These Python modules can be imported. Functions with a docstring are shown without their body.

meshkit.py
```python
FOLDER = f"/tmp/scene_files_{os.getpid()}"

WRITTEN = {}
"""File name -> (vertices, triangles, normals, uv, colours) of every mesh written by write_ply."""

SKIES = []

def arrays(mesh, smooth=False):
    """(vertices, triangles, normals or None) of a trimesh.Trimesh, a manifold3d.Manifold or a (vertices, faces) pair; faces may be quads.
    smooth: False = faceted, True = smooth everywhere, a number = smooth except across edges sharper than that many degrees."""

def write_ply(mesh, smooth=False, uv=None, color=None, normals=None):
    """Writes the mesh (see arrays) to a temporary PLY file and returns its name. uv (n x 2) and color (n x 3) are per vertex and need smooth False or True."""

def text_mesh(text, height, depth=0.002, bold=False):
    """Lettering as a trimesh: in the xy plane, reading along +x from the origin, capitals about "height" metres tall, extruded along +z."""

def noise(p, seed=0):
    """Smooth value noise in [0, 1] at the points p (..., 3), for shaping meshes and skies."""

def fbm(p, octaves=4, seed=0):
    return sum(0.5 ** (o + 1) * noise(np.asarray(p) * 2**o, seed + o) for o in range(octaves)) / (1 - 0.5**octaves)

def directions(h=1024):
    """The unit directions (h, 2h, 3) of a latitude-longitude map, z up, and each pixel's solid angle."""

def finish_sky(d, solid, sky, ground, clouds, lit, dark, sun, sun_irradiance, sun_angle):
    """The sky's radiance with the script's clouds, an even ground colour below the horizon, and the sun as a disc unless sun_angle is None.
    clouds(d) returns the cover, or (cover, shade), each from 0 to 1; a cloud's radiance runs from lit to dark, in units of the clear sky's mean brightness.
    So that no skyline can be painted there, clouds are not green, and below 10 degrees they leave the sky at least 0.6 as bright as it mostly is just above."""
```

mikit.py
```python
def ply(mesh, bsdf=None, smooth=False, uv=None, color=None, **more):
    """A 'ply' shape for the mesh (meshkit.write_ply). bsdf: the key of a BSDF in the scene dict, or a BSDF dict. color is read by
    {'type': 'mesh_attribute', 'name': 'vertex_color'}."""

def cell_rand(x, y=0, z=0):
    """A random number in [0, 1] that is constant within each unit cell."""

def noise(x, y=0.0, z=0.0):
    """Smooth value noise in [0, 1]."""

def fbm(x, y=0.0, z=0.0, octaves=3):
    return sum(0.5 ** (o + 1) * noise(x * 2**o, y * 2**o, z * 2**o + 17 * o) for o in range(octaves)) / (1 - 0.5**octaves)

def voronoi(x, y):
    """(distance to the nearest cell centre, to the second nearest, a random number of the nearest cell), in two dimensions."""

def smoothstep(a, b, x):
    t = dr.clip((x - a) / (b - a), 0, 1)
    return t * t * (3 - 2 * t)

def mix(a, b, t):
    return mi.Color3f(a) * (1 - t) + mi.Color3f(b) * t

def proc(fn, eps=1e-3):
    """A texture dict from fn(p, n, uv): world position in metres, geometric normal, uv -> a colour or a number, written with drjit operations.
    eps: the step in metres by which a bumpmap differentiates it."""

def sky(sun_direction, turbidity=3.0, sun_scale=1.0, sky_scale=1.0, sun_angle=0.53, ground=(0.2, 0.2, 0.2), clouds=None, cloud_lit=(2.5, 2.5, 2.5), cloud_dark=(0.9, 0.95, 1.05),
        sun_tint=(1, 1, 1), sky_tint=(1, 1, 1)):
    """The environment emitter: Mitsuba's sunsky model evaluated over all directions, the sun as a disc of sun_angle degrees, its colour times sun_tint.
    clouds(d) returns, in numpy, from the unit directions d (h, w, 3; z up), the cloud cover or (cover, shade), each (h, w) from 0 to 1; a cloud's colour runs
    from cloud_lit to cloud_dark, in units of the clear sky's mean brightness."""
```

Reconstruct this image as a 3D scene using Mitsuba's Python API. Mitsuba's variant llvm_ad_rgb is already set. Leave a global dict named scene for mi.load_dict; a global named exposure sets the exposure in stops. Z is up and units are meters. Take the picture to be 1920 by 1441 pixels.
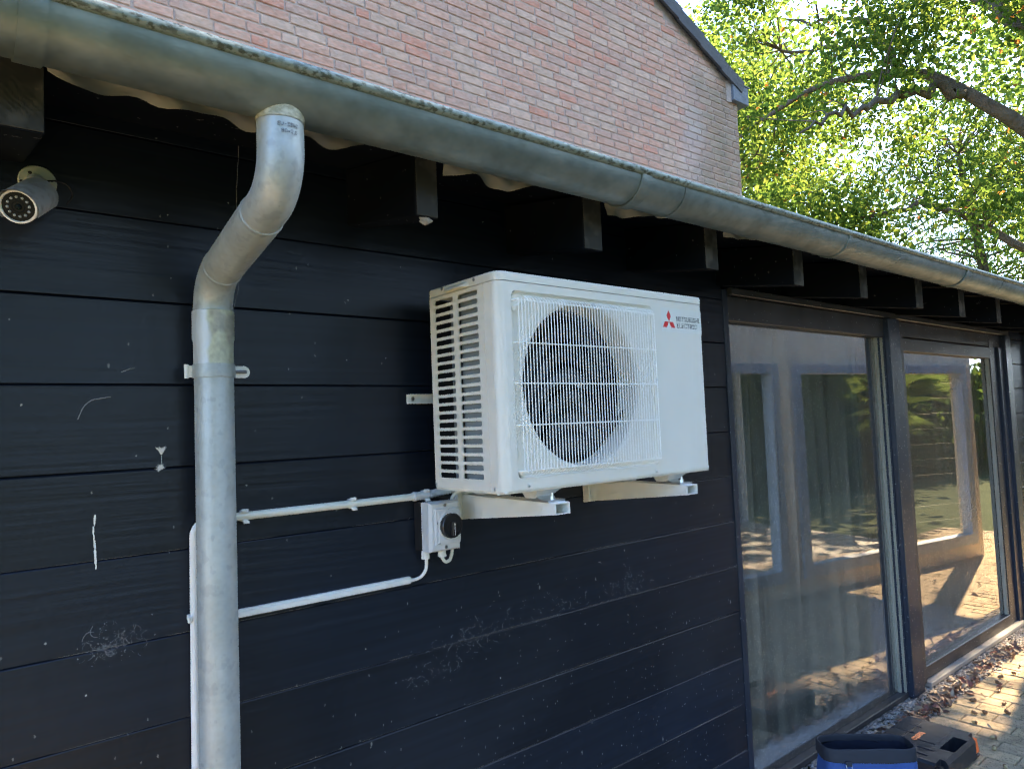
import math, random
import numpy as np, trimesh, drjit as dr, mitsuba as mi
import manifold3d as m3
from shapely.geometry import Polygon, Point, box as sbox
from shapely import affinity
import mikit, meshkit
from mikit import proc, noise, fbm, voronoi, smoothstep, mix, cell_rand

T = mi.ScalarTransform4f
scene, labels = {}, {}
rng = np.random.default_rng(7)

# ---------------------------------------------------------------- camera, sky, exposure
CAM = np.array([-1.0274, -1.6740, 1.5204])
scene['camera'] = {'type': 'perspective', 'fov': 71.72, 'fov_axis': 'x', 'near_clip': 0.05, 'far_clip': 500.0,
                   'to_world': T().look_at(origin=CAM.tolist(), target=(CAM + [0.63504, 0.77036, 0.05719]).tolist(), up=[-0.00511, -0.06984, 0.99755])}
SUN = np.array([0.74, -0.17, 0.65]); SUN = SUN / np.linalg.norm(SUN)
scene['sky'] = mikit.sky(SUN.tolist(), turbidity=3.5, sky_tint=(0.95, 0.99, 1.10), sun_tint=(1.0, 0.93, 0.8), ground=(0.14, 0.13, 0.1))
exposure = 4.6

# ---------------------------------------------------------------- materials
def princ(c, rough=0.5, **k):
    return {'type': 'principled', 'base_color': c if isinstance(c, dict) else {'type': 'rgb', 'value': list(c)}, 'roughness': rough, **k}
def two(b): return {'type': 'twosided', 'bsdf': b}
def bump(b, fn, scale, eps=1e-3): return {'type': 'bumpmap', 'tex': proc(fn, eps), 'scale': scale, 'bsdf': b}
def F(c): return mi.Color3f(*c)
C3 = mi.Color3f

def boards_col(p, n, uv):
    bd = dr.floor((p.z - 0.02) / 0.18)
    tone = (0.72 + 0.56 * cell_rand(bd, 3)) * (0.7 + 0.6 * fbm(p.x * 0.9, p.z * 2.0, p.y)) * (0.75 + 0.5 * fbm(p.x * 3.0, (p.z + 0.03 * noise(p.x * 1.3, p.z * 6.0)) * 110.0, 1.0, 2))
    c = C3(0.0050, 0.0092, 0.0190) * tone
    # white flecks: paint nicks, spider spots, droppings
    d1, _, w = voronoi(p.x * 26.0, p.z * 26.0)
    f = dr.select(w > 0.980, smoothstep(0.060, 0.03, d1 * (0.5 + noise(p.x * 300, p.z * 300))), 0.0)
    d2, _, w2 = voronoi(p.x * 75.0 + 3.0, p.z * 45.0)
    low = smoothstep(1.15, 0.55, p.z)
    f = f + dr.select(w2 > 0.992 - 0.08 * low, smoothstep(0.14, 0.06, d2 * (0.5 + noise(p.x * 400, p.z * 400))), 0.0) * 0.45
    d3, _, w3 = voronoi(p.x * 7.0 + 9.0, p.z * 3.2)           # short scratches
    f = f + dr.select(w3 > 0.75, smoothstep(0.012, 0.004, d3 * (0.3 + 0.7 * noise(p.z * 60.0))), 0.0) * 0.5
    up = smoothstep(0.40, 0.65, n.z) * smoothstep(0.34, 0.56, fbm(p.x * 9.0, p.z * 3.0, 4.0)) * smoothstep(1.5, 1.0, p.z)  # dust lying on upward edges
    haze = 0.006 * smoothstep(0.45, 0.8, fbm(p.x * 2.6, p.z * 2.6, 2.0)) * (0.35 + low)
    c = c + C3(0.9, 0.95, 1.1) * haze
    return mix(c, F((0.42, 0.42, 0.40)), dr.clip(f * 0.75 + up * 0.9, 0, 1))
def boards_h(p, n, uv):
    w = noise(p.x * 1.3, p.z * 6.0) * 0.035
    return fbm(p.x * 2.2, (p.z + w) * 95.0, 1.0, 3) + 0.35 * fbm(p.x * 40, p.z * 40, p.y * 40, 2)
scene['mat_board'] = two(bump(princ(proc(boards_col), 0.40, specular=0.42), boards_h, 0.0009, 8e-4))
scene['mat_black_wood'] = two(bump(princ(proc(lambda p, n, uv: C3(0.0040, 0.0058, 0.0095) * (0.6 + 0.8 * fbm(p.x * 6, p.y * 6, p.z * 6)) + C3(0.08, 0.08, 0.08) * smoothstep(0.82, 0.86, fbm(p.x * 90, p.y * 90, p.z * 60, 2))), 0.65, specular=0.12),
                             lambda p, n, uv: fbm(p.x * 60, p.y * 8, p.z * 90, 3), 0.0008))
def endgrain(p, n, uv):
    cx = dr.floor(p.x / 0.55 + 0.3)
    r = dr.sqrt(dr.square((p.x - cx * 0.55) * 1.0 + 0.1 * cell_rand(cx)) + dr.square(p.z - 1.86 - 0.12 * cell_rand(cx + 7)))
    return dr.sin(r * 620.0 + 7 * noise(p.x * 40, p.z * 40)) * 0.3 + fbm(p.x * 120, p.z * 120, p.y * 120)
scene['mat_rafter_end'] = two(bump(princ(proc(lambda p, n, uv: mix(F((0.032, 0.033, 0.032)), F((0.10, 0.096, 0.092)), smoothstep(0.45, 0.75, fbm(p.x * 25, p.z * 25, p.y * 10, 3)))), 0.6), endgrain, 0.0006, 6e-4))
scene['mat_frame'] = two(princ(proc(lambda p, n, uv: C3(0.018, 0.026, 0.045) * (0.7 + 0.6 * fbm(p.x * 9, p.y * 9, p.z * 3)) + C3(0.2, 0.2, 0.2) * smoothstep(0.77, 0.82, fbm(p.x * 120, p.y * 120, p.z * 90, 2))), 0.38))  # sky reflection on the post put into the base colour as dark blue
scene['mat_frame_brown'] = two(princ(proc(lambda p, n, uv: C3(0.046, 0.042, 0.043) * (0.7 + 0.6 * fbm(p.x * 9, p.y * 9, p.z * 3)) + C3(0.2, 0.2, 0.2) * smoothstep(0.77, 0.82, fbm(p.x * 120, p.y * 120, p.z * 90, 2))), 0.45))
scene['mat_sill'] = two(princ(proc(lambda p, n, uv: mix(F((0.20, 0.19, 0.18)), F((0.36, 0.35, 0.33)), fbm(p.x * 14, p.y * 40, p.z * 30))), 0.7))
scene['mat_gasket'] = two(princ((0.28, 0.27, 0.22), 0.5))
def zinc_col(p, n, uv):
    a = fbm(p.x * 14, p.y * 14, p.z * 14, 4); b = fbm(p.x * 60, p.y * 60, p.z * 60, 3)
    c = mix(F((0.190, 0.232, 0.226)), F((0.255, 0.302, 0.296)), smoothstep(0.3, 0.7, a))
    c = c * (0.85 + 0.3 * b)
    white = smoothstep(0.56, 0.66, fbm(p.x * 7 + 3, p.y * 9, p.z * 16, 4))
    return mix(c, F((0.42, 0.45, 0.43)), white * 0.18)
scene['mat_zinc'] = two(bump(princ(proc(zinc_col), proc(lambda p, n, uv: 0.40 + 0.12 * fbm(p.x * 30, p.y * 30, p.z * 30)), metallic=0.7), lambda p, n, uv: fbm(p.x * 22, p.y * 22, p.z * 22, 2), 0.0006, 2e-3))
def bead_col(p, n, uv):
    g = smoothstep(0.44, 0.66, fbm(p.x * 120, p.y * 150, p.z * 150, 4)) * (0.35 + 0.5 * smoothstep(0.35, 0.6, fbm(p.x * 14, p.y * 30, p.z * 30, 2)))
    return mix(mix(F((0.22, 0.27, 0.25)), F((0.29, 0.35, 0.32)), fbm(p.x * 20, p.y * 20, p.z * 20)), F((0.055, 0.060, 0.040)), g)
scene['mat_bead'] = two(princ(proc(bead_col), 0.5, metallic=0.3))
def pipe_col(p, n, uv):
    a = fbm(p.x * 18, p.y * 18, p.z * 7, 4); b = fbm(p.x * 110, p.y * 110, p.z * 110, 3)
    c = mix(F((0.40, 0.44, 0.445)), F((0.46, 0.50, 0.505)), smoothstep(0.35, 0.65, a)) * (0.91 + 0.18 * b)
    return mix(c, F((0.22, 0.25, 0.29)), 0.22 * smoothstep(0.60, 0.68, fbm(p.x * 60 + 5, p.y * 60, p.z * 45, 3)))
scene['mat_pipe'] = two(princ(proc(pipe_col), 0.46, metallic=0.35))
def sleeve_col(p, n, uv):
    edge = smoothstep(-0.004, 0.004, p.x + 0.572 + 0.02 * (fbm(p.z * 22, 3.0) - 0.5))
    old = mix(F((0.36, 0.36, 0.31)), F((0.47, 0.49, 0.39)), smoothstep(0.35, 0.6, fbm(p.x * 40, p.z * 26, 2.0)))
    return mix(F((0.55, 0.59, 0.62)), old * (0.8 + 0.4 * fbm(p.x * 140, p.z * 140)), edge)
scene['mat_sleeve'] = two(princ(proc(sleeve_col), 0.45, metallic=0.3))
scene['mat_solder'] = two(princ(proc(lambda p, n, uv: mix(F((0.56, 0.54, 0.43)), F((0.36, 0.34, 0.24)), smoothstep(0.3, 0.7, fbm(p.x * 110, p.y * 110, p.z * 140, 4)))), 0.5, metallic=0.2))
scene['mat_bright_metal'] = two(princ((0.66, 0.68, 0.68), 0.28, metallic=0.9))
scene['mat_steel_dark'] = two(princ((0.25, 0.25, 0.26), 0.4, metallic=0.9))
scene['mat_casing'] = two(princ(proc(lambda p, n, uv: C3(0.740, 0.712, 0.630) * (0.975 + 0.05 * fbm(p.x * 3, p.y * 3, p.z * 3))), 0.36, specular=0.5, clearcoat=0.15, clearcoat_gloss=0.8))
scene['mat_wire'] = two(princ((0.86, 0.86, 0.82), 0.32))
scene['mat_bracket'] = two(princ((0.74, 0.745, 0.71), 0.35))
scene['mat_fan'] = two(princ((0.030, 0.030, 0.032), 0.85, specular=0.1))
scene['mat_fin'] = two(bump(princ((0.30, 0.325, 0.34), 0.45, metallic=0.4), lambda p, n, uv: dr.sin(p.y * 3400) * 0.5, 0.0003, 2e-4))
scene['mat_dark'] = two(princ((0.02, 0.02, 0.022), 0.6))
scene['mat_red'] = two(princ((0.62, 0.025, 0.03), 0.4))
scene['mat_ink'] = two(princ((0.025, 0.025, 0.028), 0.4))
scene['mat_sticker'] = two(princ((0.73, 0.735, 0.685), 0.22))
scene['mat_pvc'] = two(princ(proc(lambda p, n, uv: mix(F((0.70, 0.69, 0.60)), F((0.80, 0.79, 0.72)), fbm(p.x * 12, p.z * 12, p.y * 9))), 0.34))
scene['mat_pvc_white'] = two(princ((0.80, 0.80, 0.78), 0.35))
scene['mat_box'] = two(princ((0.60, 0.615, 0.63), 0.4))
scene['mat_black_plastic'] = two(princ((0.018, 0.018, 0.02), 0.3))
scene['mat_alu'] = two(princ(proc(lambda p, n, uv: mix(F((0.66, 0.66, 0.67)), F((0.46, 0.43, 0.41)), smoothstep(0.45, 0.75, fbm(p.x * 40, p.y * 40, p.z * 40, 4)))), 0.36, metallic=0.3))
scene['mat_plate'] = two(princ((0.50, 0.51, 0.43), 0.5))
scene['mat_ring'] = two(princ((0.82, 0.82, 0.82), 0.3))
scene['mat_lens'] = two(princ((0.008, 0.013, 0.016), 0.3, specular=0.08))
scene['mat_led'] = two(princ((0.35, 0.37, 0.38), 0.2))
scene['mat_felt'] = two(princ(proc(lambda p, n, uv: mix(F((0.29, 0.275, 0.265)), F((0.40, 0.385, 0.375)), fbm(p.x * 8, p.y * 20, p.z * 30, 4))), 0.8))
scene['mat_cobweb'] = two(princ((0.34, 0.34, 0.35), 0.8))
scene['mat_feather'] = two(princ((0.75, 0.74, 0.70), 0.8))
BR = [(0.64, 0.345, 0.232), (0.66, 0.370, 0.250), (0.58, 0.345, 0.245), (0.62, 0.395, 0.272), (0.67, 0.430, 0.300), (0.66, 0.300, 0.195)]
def brick_fn(c):
    def fn(p, n, uv):
        k = fbm(p.x * 35, p.z * 70, p.y * 20, 4)
        col = F(c) * (0.72 + 0.56 * k)
        pale = smoothstep(0.5, 0.7, fbm(p.x * 50 + 4, p.z * 90, 7.0, 3))
        col = mix(col, F((0.62, 0.47, 0.36)), pale * 0.35)
        e = smoothstep(0.28, 0.0, dr.abs(p.x - (4.12 + 0.16 * fbm(p.z * 2.0, 1.0)))) * smoothstep(4.75, 4.4, p.z) * fbm(p.x * 9, p.z * 6)   # lime bloom
        col = mix(col, F((0.56, 0.50, 0.46)), dr.clip(e * 0.7, 0, 0.4))
        a = smoothstep(4.15, 4.75, p.x + 0.3 * fbm(p.x * 3, p.z * 3)) * smoothstep(4.75, 4.5, p.z)                                            # algae under the gutter
        return mix(col, F((0.19, 0.165, 0.10)), a * (0.35 + 0.4 * fbm(p.x * 6, p.z * 3)))
    return fn
for i, c in enumerate(BR):
    scene[f'mat_brick_{i}'] = two(bump(princ(proc(brick_fn(c)), 0.85, specular=0.25), lambda p, n, uv: fbm(p.x * 70, p.z * 140, p.y * 70, 3), 0.003, 1.5e-3))
scene['mat_mortar'] = two(bump(princ(proc(lambda p, n, uv: mix(F((0.44, 0.32, 0.245)), F((0.62, 0.47, 0.365)), fbm(p.x * 60, p.z * 60, p.y * 60, 4))), 0.9, specular=0.2), lambda p, n, uv: fbm(p.x * 160, p.z * 160, p.y * 160, 3), 0.003, 1e-3))
scene['mat_tile'] = two(princ(proc(lambda p, n, uv: mix(F((0.055, 0.055, 0.058)), F((0.11, 0.105, 0.10)), fbm(p.x * 12, p.y * 12, p.z * 12, 4))), 0.6))
scene['mat_lead'] = two(princ(proc(lambda p, n, uv: mix(F((0.12, 0.135, 0.16)), F((0.20, 0.215, 0.24)), fbm(p.x * 20, p.y * 20, p.z * 20, 4))), 0.5, metallic=0.2))
PV = [(0.40, 0.31, 0.195), (0.42, 0.33, 0.20), (0.37, 0.295, 0.195), (0.44, 0.345, 0.215)]
def paver_fn(c):
    def fn(p, n, uv):
        k = fbm(p.x * 40, p.y * 40, p.z * 40, 4)
        col = F(c) * (0.7 + 0.6 * k)
        sp = smoothstep(0.64, 0.70, fbm(p.x * 220, p.y * 220, 3.0, 2))
        return mix(col, F((0.09, 0.08, 0.06)), sp * 0.6 + 0.35 * smoothstep(0.55, 0.75, fbm(p.x * 9, p.y * 9, 1.0)))
    return fn
for i, c in enumerate(PV):
    scene[f'mat_paver_{i}'] = two(bump(princ(proc(paver_fn(c)), 0.85, specular=0.25), lambda p, n, uv: fbm(p.x * 180, p.y * 180, p.z * 180, 3), 0.002, 1e-3))
scene['mat_sand'] = two(bump(princ(proc(lambda p, n, uv: mix(F((0.07, 0.06, 0.045)), F((0.19, 0.165, 0.125)), fbm(p.x * 60, p.y * 60, 0.0, 4))), 0.95, specular=0.1), lambda p, n, uv: fbm(p.x * 120, p.y * 120, 1.0, 3), 0.004))
scene['mat_soil'] = two(princ(proc(lambda p, n, uv: mix(F((0.030, 0.048, 0.018)), F((0.060, 0.078, 0.032)), fbm(p.x * 1.5, p.y * 1.5, 0.0, 4))), 0.95, specular=0.1))
scene['mat_stone'] = two(princ({'type': 'mesh_attribute', 'name': 'vertex_color'}, 0.7))
scene['mat_dry_leaf'] = two(princ({'type': 'mesh_attribute', 'name': 'vertex_color'}, 0.6))
scene['mat_acorn'] = two(princ(proc(lambda p, n, uv: mix(F((0.12, 0.065, 0.035)), F((0.24, 0.14, 0.07)), fbm(p.x * 90, p.y * 90, p.z * 90))), 0.35))
scene['mat_acorn_pale'] = two(princ((0.42, 0.33, 0.17), 0.4))
scene['mat_case'] = two(bump(princ(proc(lambda p, n, uv: C3(0.015, 0.018, 0.025) * (0.7 + 0.6 * fbm(p.x * 30, p.y * 30, p.z * 30)) + C3(0.012, 0.013, 0.016) * smoothstep(0.5, 0.8, fbm(p.x * 12, p.y * 12, p.z * 12))), 0.42), lambda p, n, uv: fbm(p.x * 500, p.y * 500, p.z * 500, 2), 0.0003, 4e-4))
scene['mat_orange'] = two(princ((0.80, 0.17, 0.04), 0.4))
scene['mat_orange_print'] = two(princ((0.85, 0.33, 0.14), 0.45))
scene['mat_blue_cloth'] = two(bump(princ((0.036, 0.085, 0.27), 0.75, sheen=0.4), lambda p, n, uv: fbm(p.x * 30, p.y * 30, p.z * 30, 3) * 4 + dr.sin(p.z * 3000) * 0.2, 0.0012, 1e-3))
scene['mat_black_cloth'] = two(bump(princ((0.022, 0.024, 0.034), 0.7, sheen=0.3), lambda p, n, uv: fbm(p.x * 60, p.y * 60, p.z * 60, 3), 0.0015, 1e-3))
scene['mat_navy_cloth'] = two(bump(princ((0.012, 0.017, 0.040), 0.75, sheen=0.2), lambda p, n, uv: fbm(p.x * 30, p.y * 30, p.z * 20, 3), 0.004, 1e-3))
scene['mat_clear_glass'] = {'type': 'thindielectric', 'int_ior': 2.05}
scene['mat_dust_haze_film'] = {'type': 'principledthin', 'base_color': {'type': 'rgb', 'value': [0.68, 0.64, 0.55]}, 'roughness': 0.9, 'diff_trans': 0.7, 'spec_trans': 0.0}  # dust colour, paled and warmed to carry the sun haze on the glass
def film(p, n, uv):     # dried rain streaks, dust and a painted milky sun haze on the panes
    st = fbm(p.x * 26, p.z * 0.7, 1.0, 3); sp = smoothstep(0.70, 0.76, fbm(p.x * 170, p.z * 170, 2.0, 2))
    return dr.clip(0.008 + 0.035 * smoothstep(0.45, 0.8, st) * (0.4 + fbm(p.x * 3, p.z * 2.2, 5.0)) + 0.10 * sp, 0, 1)
scene['mat_glass'] = {'type': 'blendbsdf', 'weight': proc(film), 'a': {'type': 'ref', 'id': 'mat_clear_glass'}, 'b': {'type': 'ref', 'id': 'mat_dust_haze_film'}}
scene['mat_floor'] = two(princ(proc(lambda p, n, uv: C3(0.50, 0.52, 0.52) * (0.85 + 0.3 * fbm(p.x * 6, p.y * 6, 0.0, 4))), 0.5))
scene['mat_curtain'] = two(princ(proc(lambda p, n, uv: mix(F((0.10, 0.105, 0.09)), F((0.24, 0.23, 0.18)), smoothstep(0.3, 0.7, fbm(p.x * 22, p.y * 22, p.z * 0.5, 3)))), 0.85, sheen=0.3))
scene['mat_wood_light'] = two(princ(proc(lambda p, n, uv: mix(F((0.50, 0.33, 0.16)), F((0.66, 0.47, 0.25)), fbm(p.x * 2, p.y * 50, p.z * 50, 3))), 0.45))
scene['mat_cream_post'] = two(princ((0.62, 0.54, 0.38), 0.6))
scene['mat_inside'] = two(princ((0.42, 0.34, 0.24), 0.8))
scene['mat_ceiling'] = two(princ((0.72, 0.70, 0.64), 0.8))
scene['mat_render'] = two(princ(proc(lambda p, n, uv: C3(0.90, 0.77, 0.58) * (0.85 + 0.3 * fbm(p.x * 3, p.y * 3, p.z * 3, 4))), 0.8))
scene['mat_far_frame'] = two(princ((0.42, 0.46, 0.51), 0.4))
scene['mat_bark'] = two(bump(princ(proc(lambda p, n, uv: mix(F((0.075, 0.058, 0.042)), F((0.19, 0.15, 0.11)), fbm(p.x * 9, p.y * 9, p.z * 5, 4))), 0.9), lambda p, n, uv: fbm(p.x * 22, p.y * 22, p.z * 8, 3), 0.05, 5e-3))
scene['mat_leaf'] = {'type': 'principledthin', 'base_color': {'type': 'mesh_attribute', 'name': 'vertex_color'}, 'roughness': 0.45, 'diff_trans': 1.35, 'spec_trans': 0.0, 'eta': 1.4}

# ---------------------------------------------------------------- helpers
def add(key, mesh, mat, smooth=False, label=None, cat=None, group=None, kind=None, **k):
    base, i = key, 0
    while key in scene or key in labels:
        i += 1; key = f'{base}_{i:03d}'
    scene[key] = mikit.ply(mesh, mat, smooth, **k)
    tag(key, label, cat, group, kind)
    return key
def tag(key, label=None, cat=None, group=None, kind=None):
    d = {a: b for a, b in (('label', label), ('category', cat), ('group', group), ('kind', kind)) if b}
    if d: labels[key] = {**labels.get(key, {}), **d}
def cat(*ms):
    return trimesh.util.concatenate([m for m in ms])
def from_m3(m):
    a = m.to_mesh(); return trimesh.Trimesh(a.vert_properties[:, :3], a.tri_verts, process=False)
def to_m3(t):
    return m3.Manifold(m3.Mesh(np.asarray(t.vertices, np.float32), np.asarray(t.faces, np.uint32)))
def hull(pts): return trimesh.convex.convex_hull(np.asarray(pts, float))
def rbox(x0, x1, y0, y1, z0, z1, b=0.002):
    P = []
    for sx, X in ((1, x0), (-1, x1)):
        for sy, Y in ((1, y0), (-1, y1)):
            for sz, Z in ((1, z0), (-1, z1)):
                P += [(X + sx * b, Y + sy * b, Z), (X + sx * b, Y, Z + sz * b), (X, Y + sy * b, Z + sz * b)]
    return hull(P)
def frames(P):
    P = np.asarray(P, float); t = np.gradient(P, axis=0); t /= np.linalg.norm(t, axis=1, keepdims=True) + 1e-12
    a = np.array([0, 0, 1.0]) if abs(t[0, 2]) < 0.9 else np.array([1.0, 0, 0])
    u = np.cross(t[0], a); u /= np.linalg.norm(u); U = []
    for k in range(len(P)):
        u = u - t[k] * np.dot(u, t[k]); u /= np.linalg.norm(u); U.append(u)
    U = np.array(U); return t, U, np.cross(t, U)
def tube(P, r, n=8, caps=True):
    P = np.asarray(P, float); r = np.broadcast_to(np.asarray(r, float), (len(P),))
    ok = np.r_[True, np.linalg.norm(np.diff(P, axis=0), axis=1) > 1e-9]; P, r = P[ok], r[ok]
    t, U, V = frames(P); a = np.arange(n) * 2 * np.pi / n
    v = (P[:, None] + r[:, None, None] * (np.cos(a)[None, :, None] * U[:, None] + np.sin(a)[None, :, None] * V[:, None])).reshape(-1, 3)
    i, j = np.meshgrid(np.arange(len(P) - 1), np.arange(n), indexing='ij'); k = (j + 1) % n
    q = np.stack([i * n + j, i * n + k, (i + 1) * n + k, (i + 1) * n + j], -1).reshape(-1, 4)
    f = np.vstack([q[:, [0, 1, 2]], q[:, [0, 2, 3]]])
    if caps:
        v = np.vstack([v, P[:1], P[-1:]]); c0, c1, L = len(v) - 2, len(v) - 1, (len(P) - 1) * n; s = np.arange(n); e = (s + 1) % n
        f = np.vstack([f, np.stack([e, s, s * 0 + c0], 1), np.stack([L + s, L + e, s * 0 + c1], 1)])
    return trimesh.Trimesh(v, f, process=False)
def arc(c, a0, a1, R, ax0, ax1, n=10):
    th = np.linspace(a0, a1, n); return np.asarray(c) + R * (np.cos(th)[:, None] * np.asarray(ax0) + np.sin(th)[:, None] * np.asarray(ax1))
def wavy(P, amp, seed):
    P = np.array(P, float); r = np.random.default_rng(seed); P[2:-1] += r.normal(0, amp, (len(P) - 3, 3)); return P
def spline(P, n=8):
    P = np.asarray(P, float); out = []
    Q = np.vstack([2 * P[0] - P[1], P, 2 * P[-1] - P[-2]])
    for k in range(len(P) - 1):
        a, b, c, d = Q[k:k + 4]
        for t in np.linspace(0, 1, n, endpoint=False):
            out.append(0.5 * ((2 * b) + (c - a) * t + (2 * a - 5 * b + 4 * c - d) * t * t + (3 * b - a - 3 * c + d) * t ** 3))
    out.append(P[-1]); return np.array(out)
def lathe(prof, n=32, axis='z', c=(0, 0, 0)):
    m = trimesh.creation.revolve(np.asarray(prof, float), sections=n)
    if axis == 'y': m.apply_transform(trimesh.transformations.rotation_matrix(math.pi / 2, [1, 0, 0]))     # z -> -y
    if axis == 'x': m.apply_transform(trimesh.transformations.rotation_matrix(math.pi / 2, [0, 1, 0]))
    m.apply_translation(c); return m
def sheet(fn, nu, nv):
    u, v = np.meshgrid(np.linspace(0, 1, nu), np.linspace(0, 1, nv), indexing='ij')
    V = np.stack(fn(u, v), -1).reshape(-1, 3); i, j = np.meshgrid(np.arange(nu - 1), np.arange(nv - 1), indexing='ij')
    a = i * nv + j; q = np.stack([a, a + nv, a + nv + 1, a + 1], -1).reshape(-1, 4)
    return trimesh.Trimesh(V, np.vstack([q[:, [0, 1, 2]], q[:, [0, 2, 3]]]), process=False)
def plate_xz(poly, y0, y1):
    """shapely polygon in (x, z) extruded from y0 (front) to y1"""
    m = trimesh.creation.extrude_polygon(poly, abs(y1 - y0), engine='earcut')
    v = np.array(m.vertices); m.vertices = np.stack([v[:, 0], max(y0, y1) - v[:, 2], v[:, 1]], 1); return m
def rrect(x0, z0, x1, z1, r): return sbox(x0 + r, z0 + r, x1 - r, z1 - r).buffer(r, quad_segs=4)
def text_xz(s, h, x, z, y, width=None, bold=False, depth=0.0006):
    m = meshkit.text_mesh(s, h, depth, bold); v = np.array(m.vertices)
    if width: v[:, 0] = (v[:, 0] - v[:, 0].min()) * width / np.ptp(v[:, 0])
    m.vertices = np.stack([v[:, 0] + x, y - v[:, 2], v[:, 1] + z], 1); return m
def mv(m, *a):
    m = m.copy(); m.apply_translation(a); return m

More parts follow.
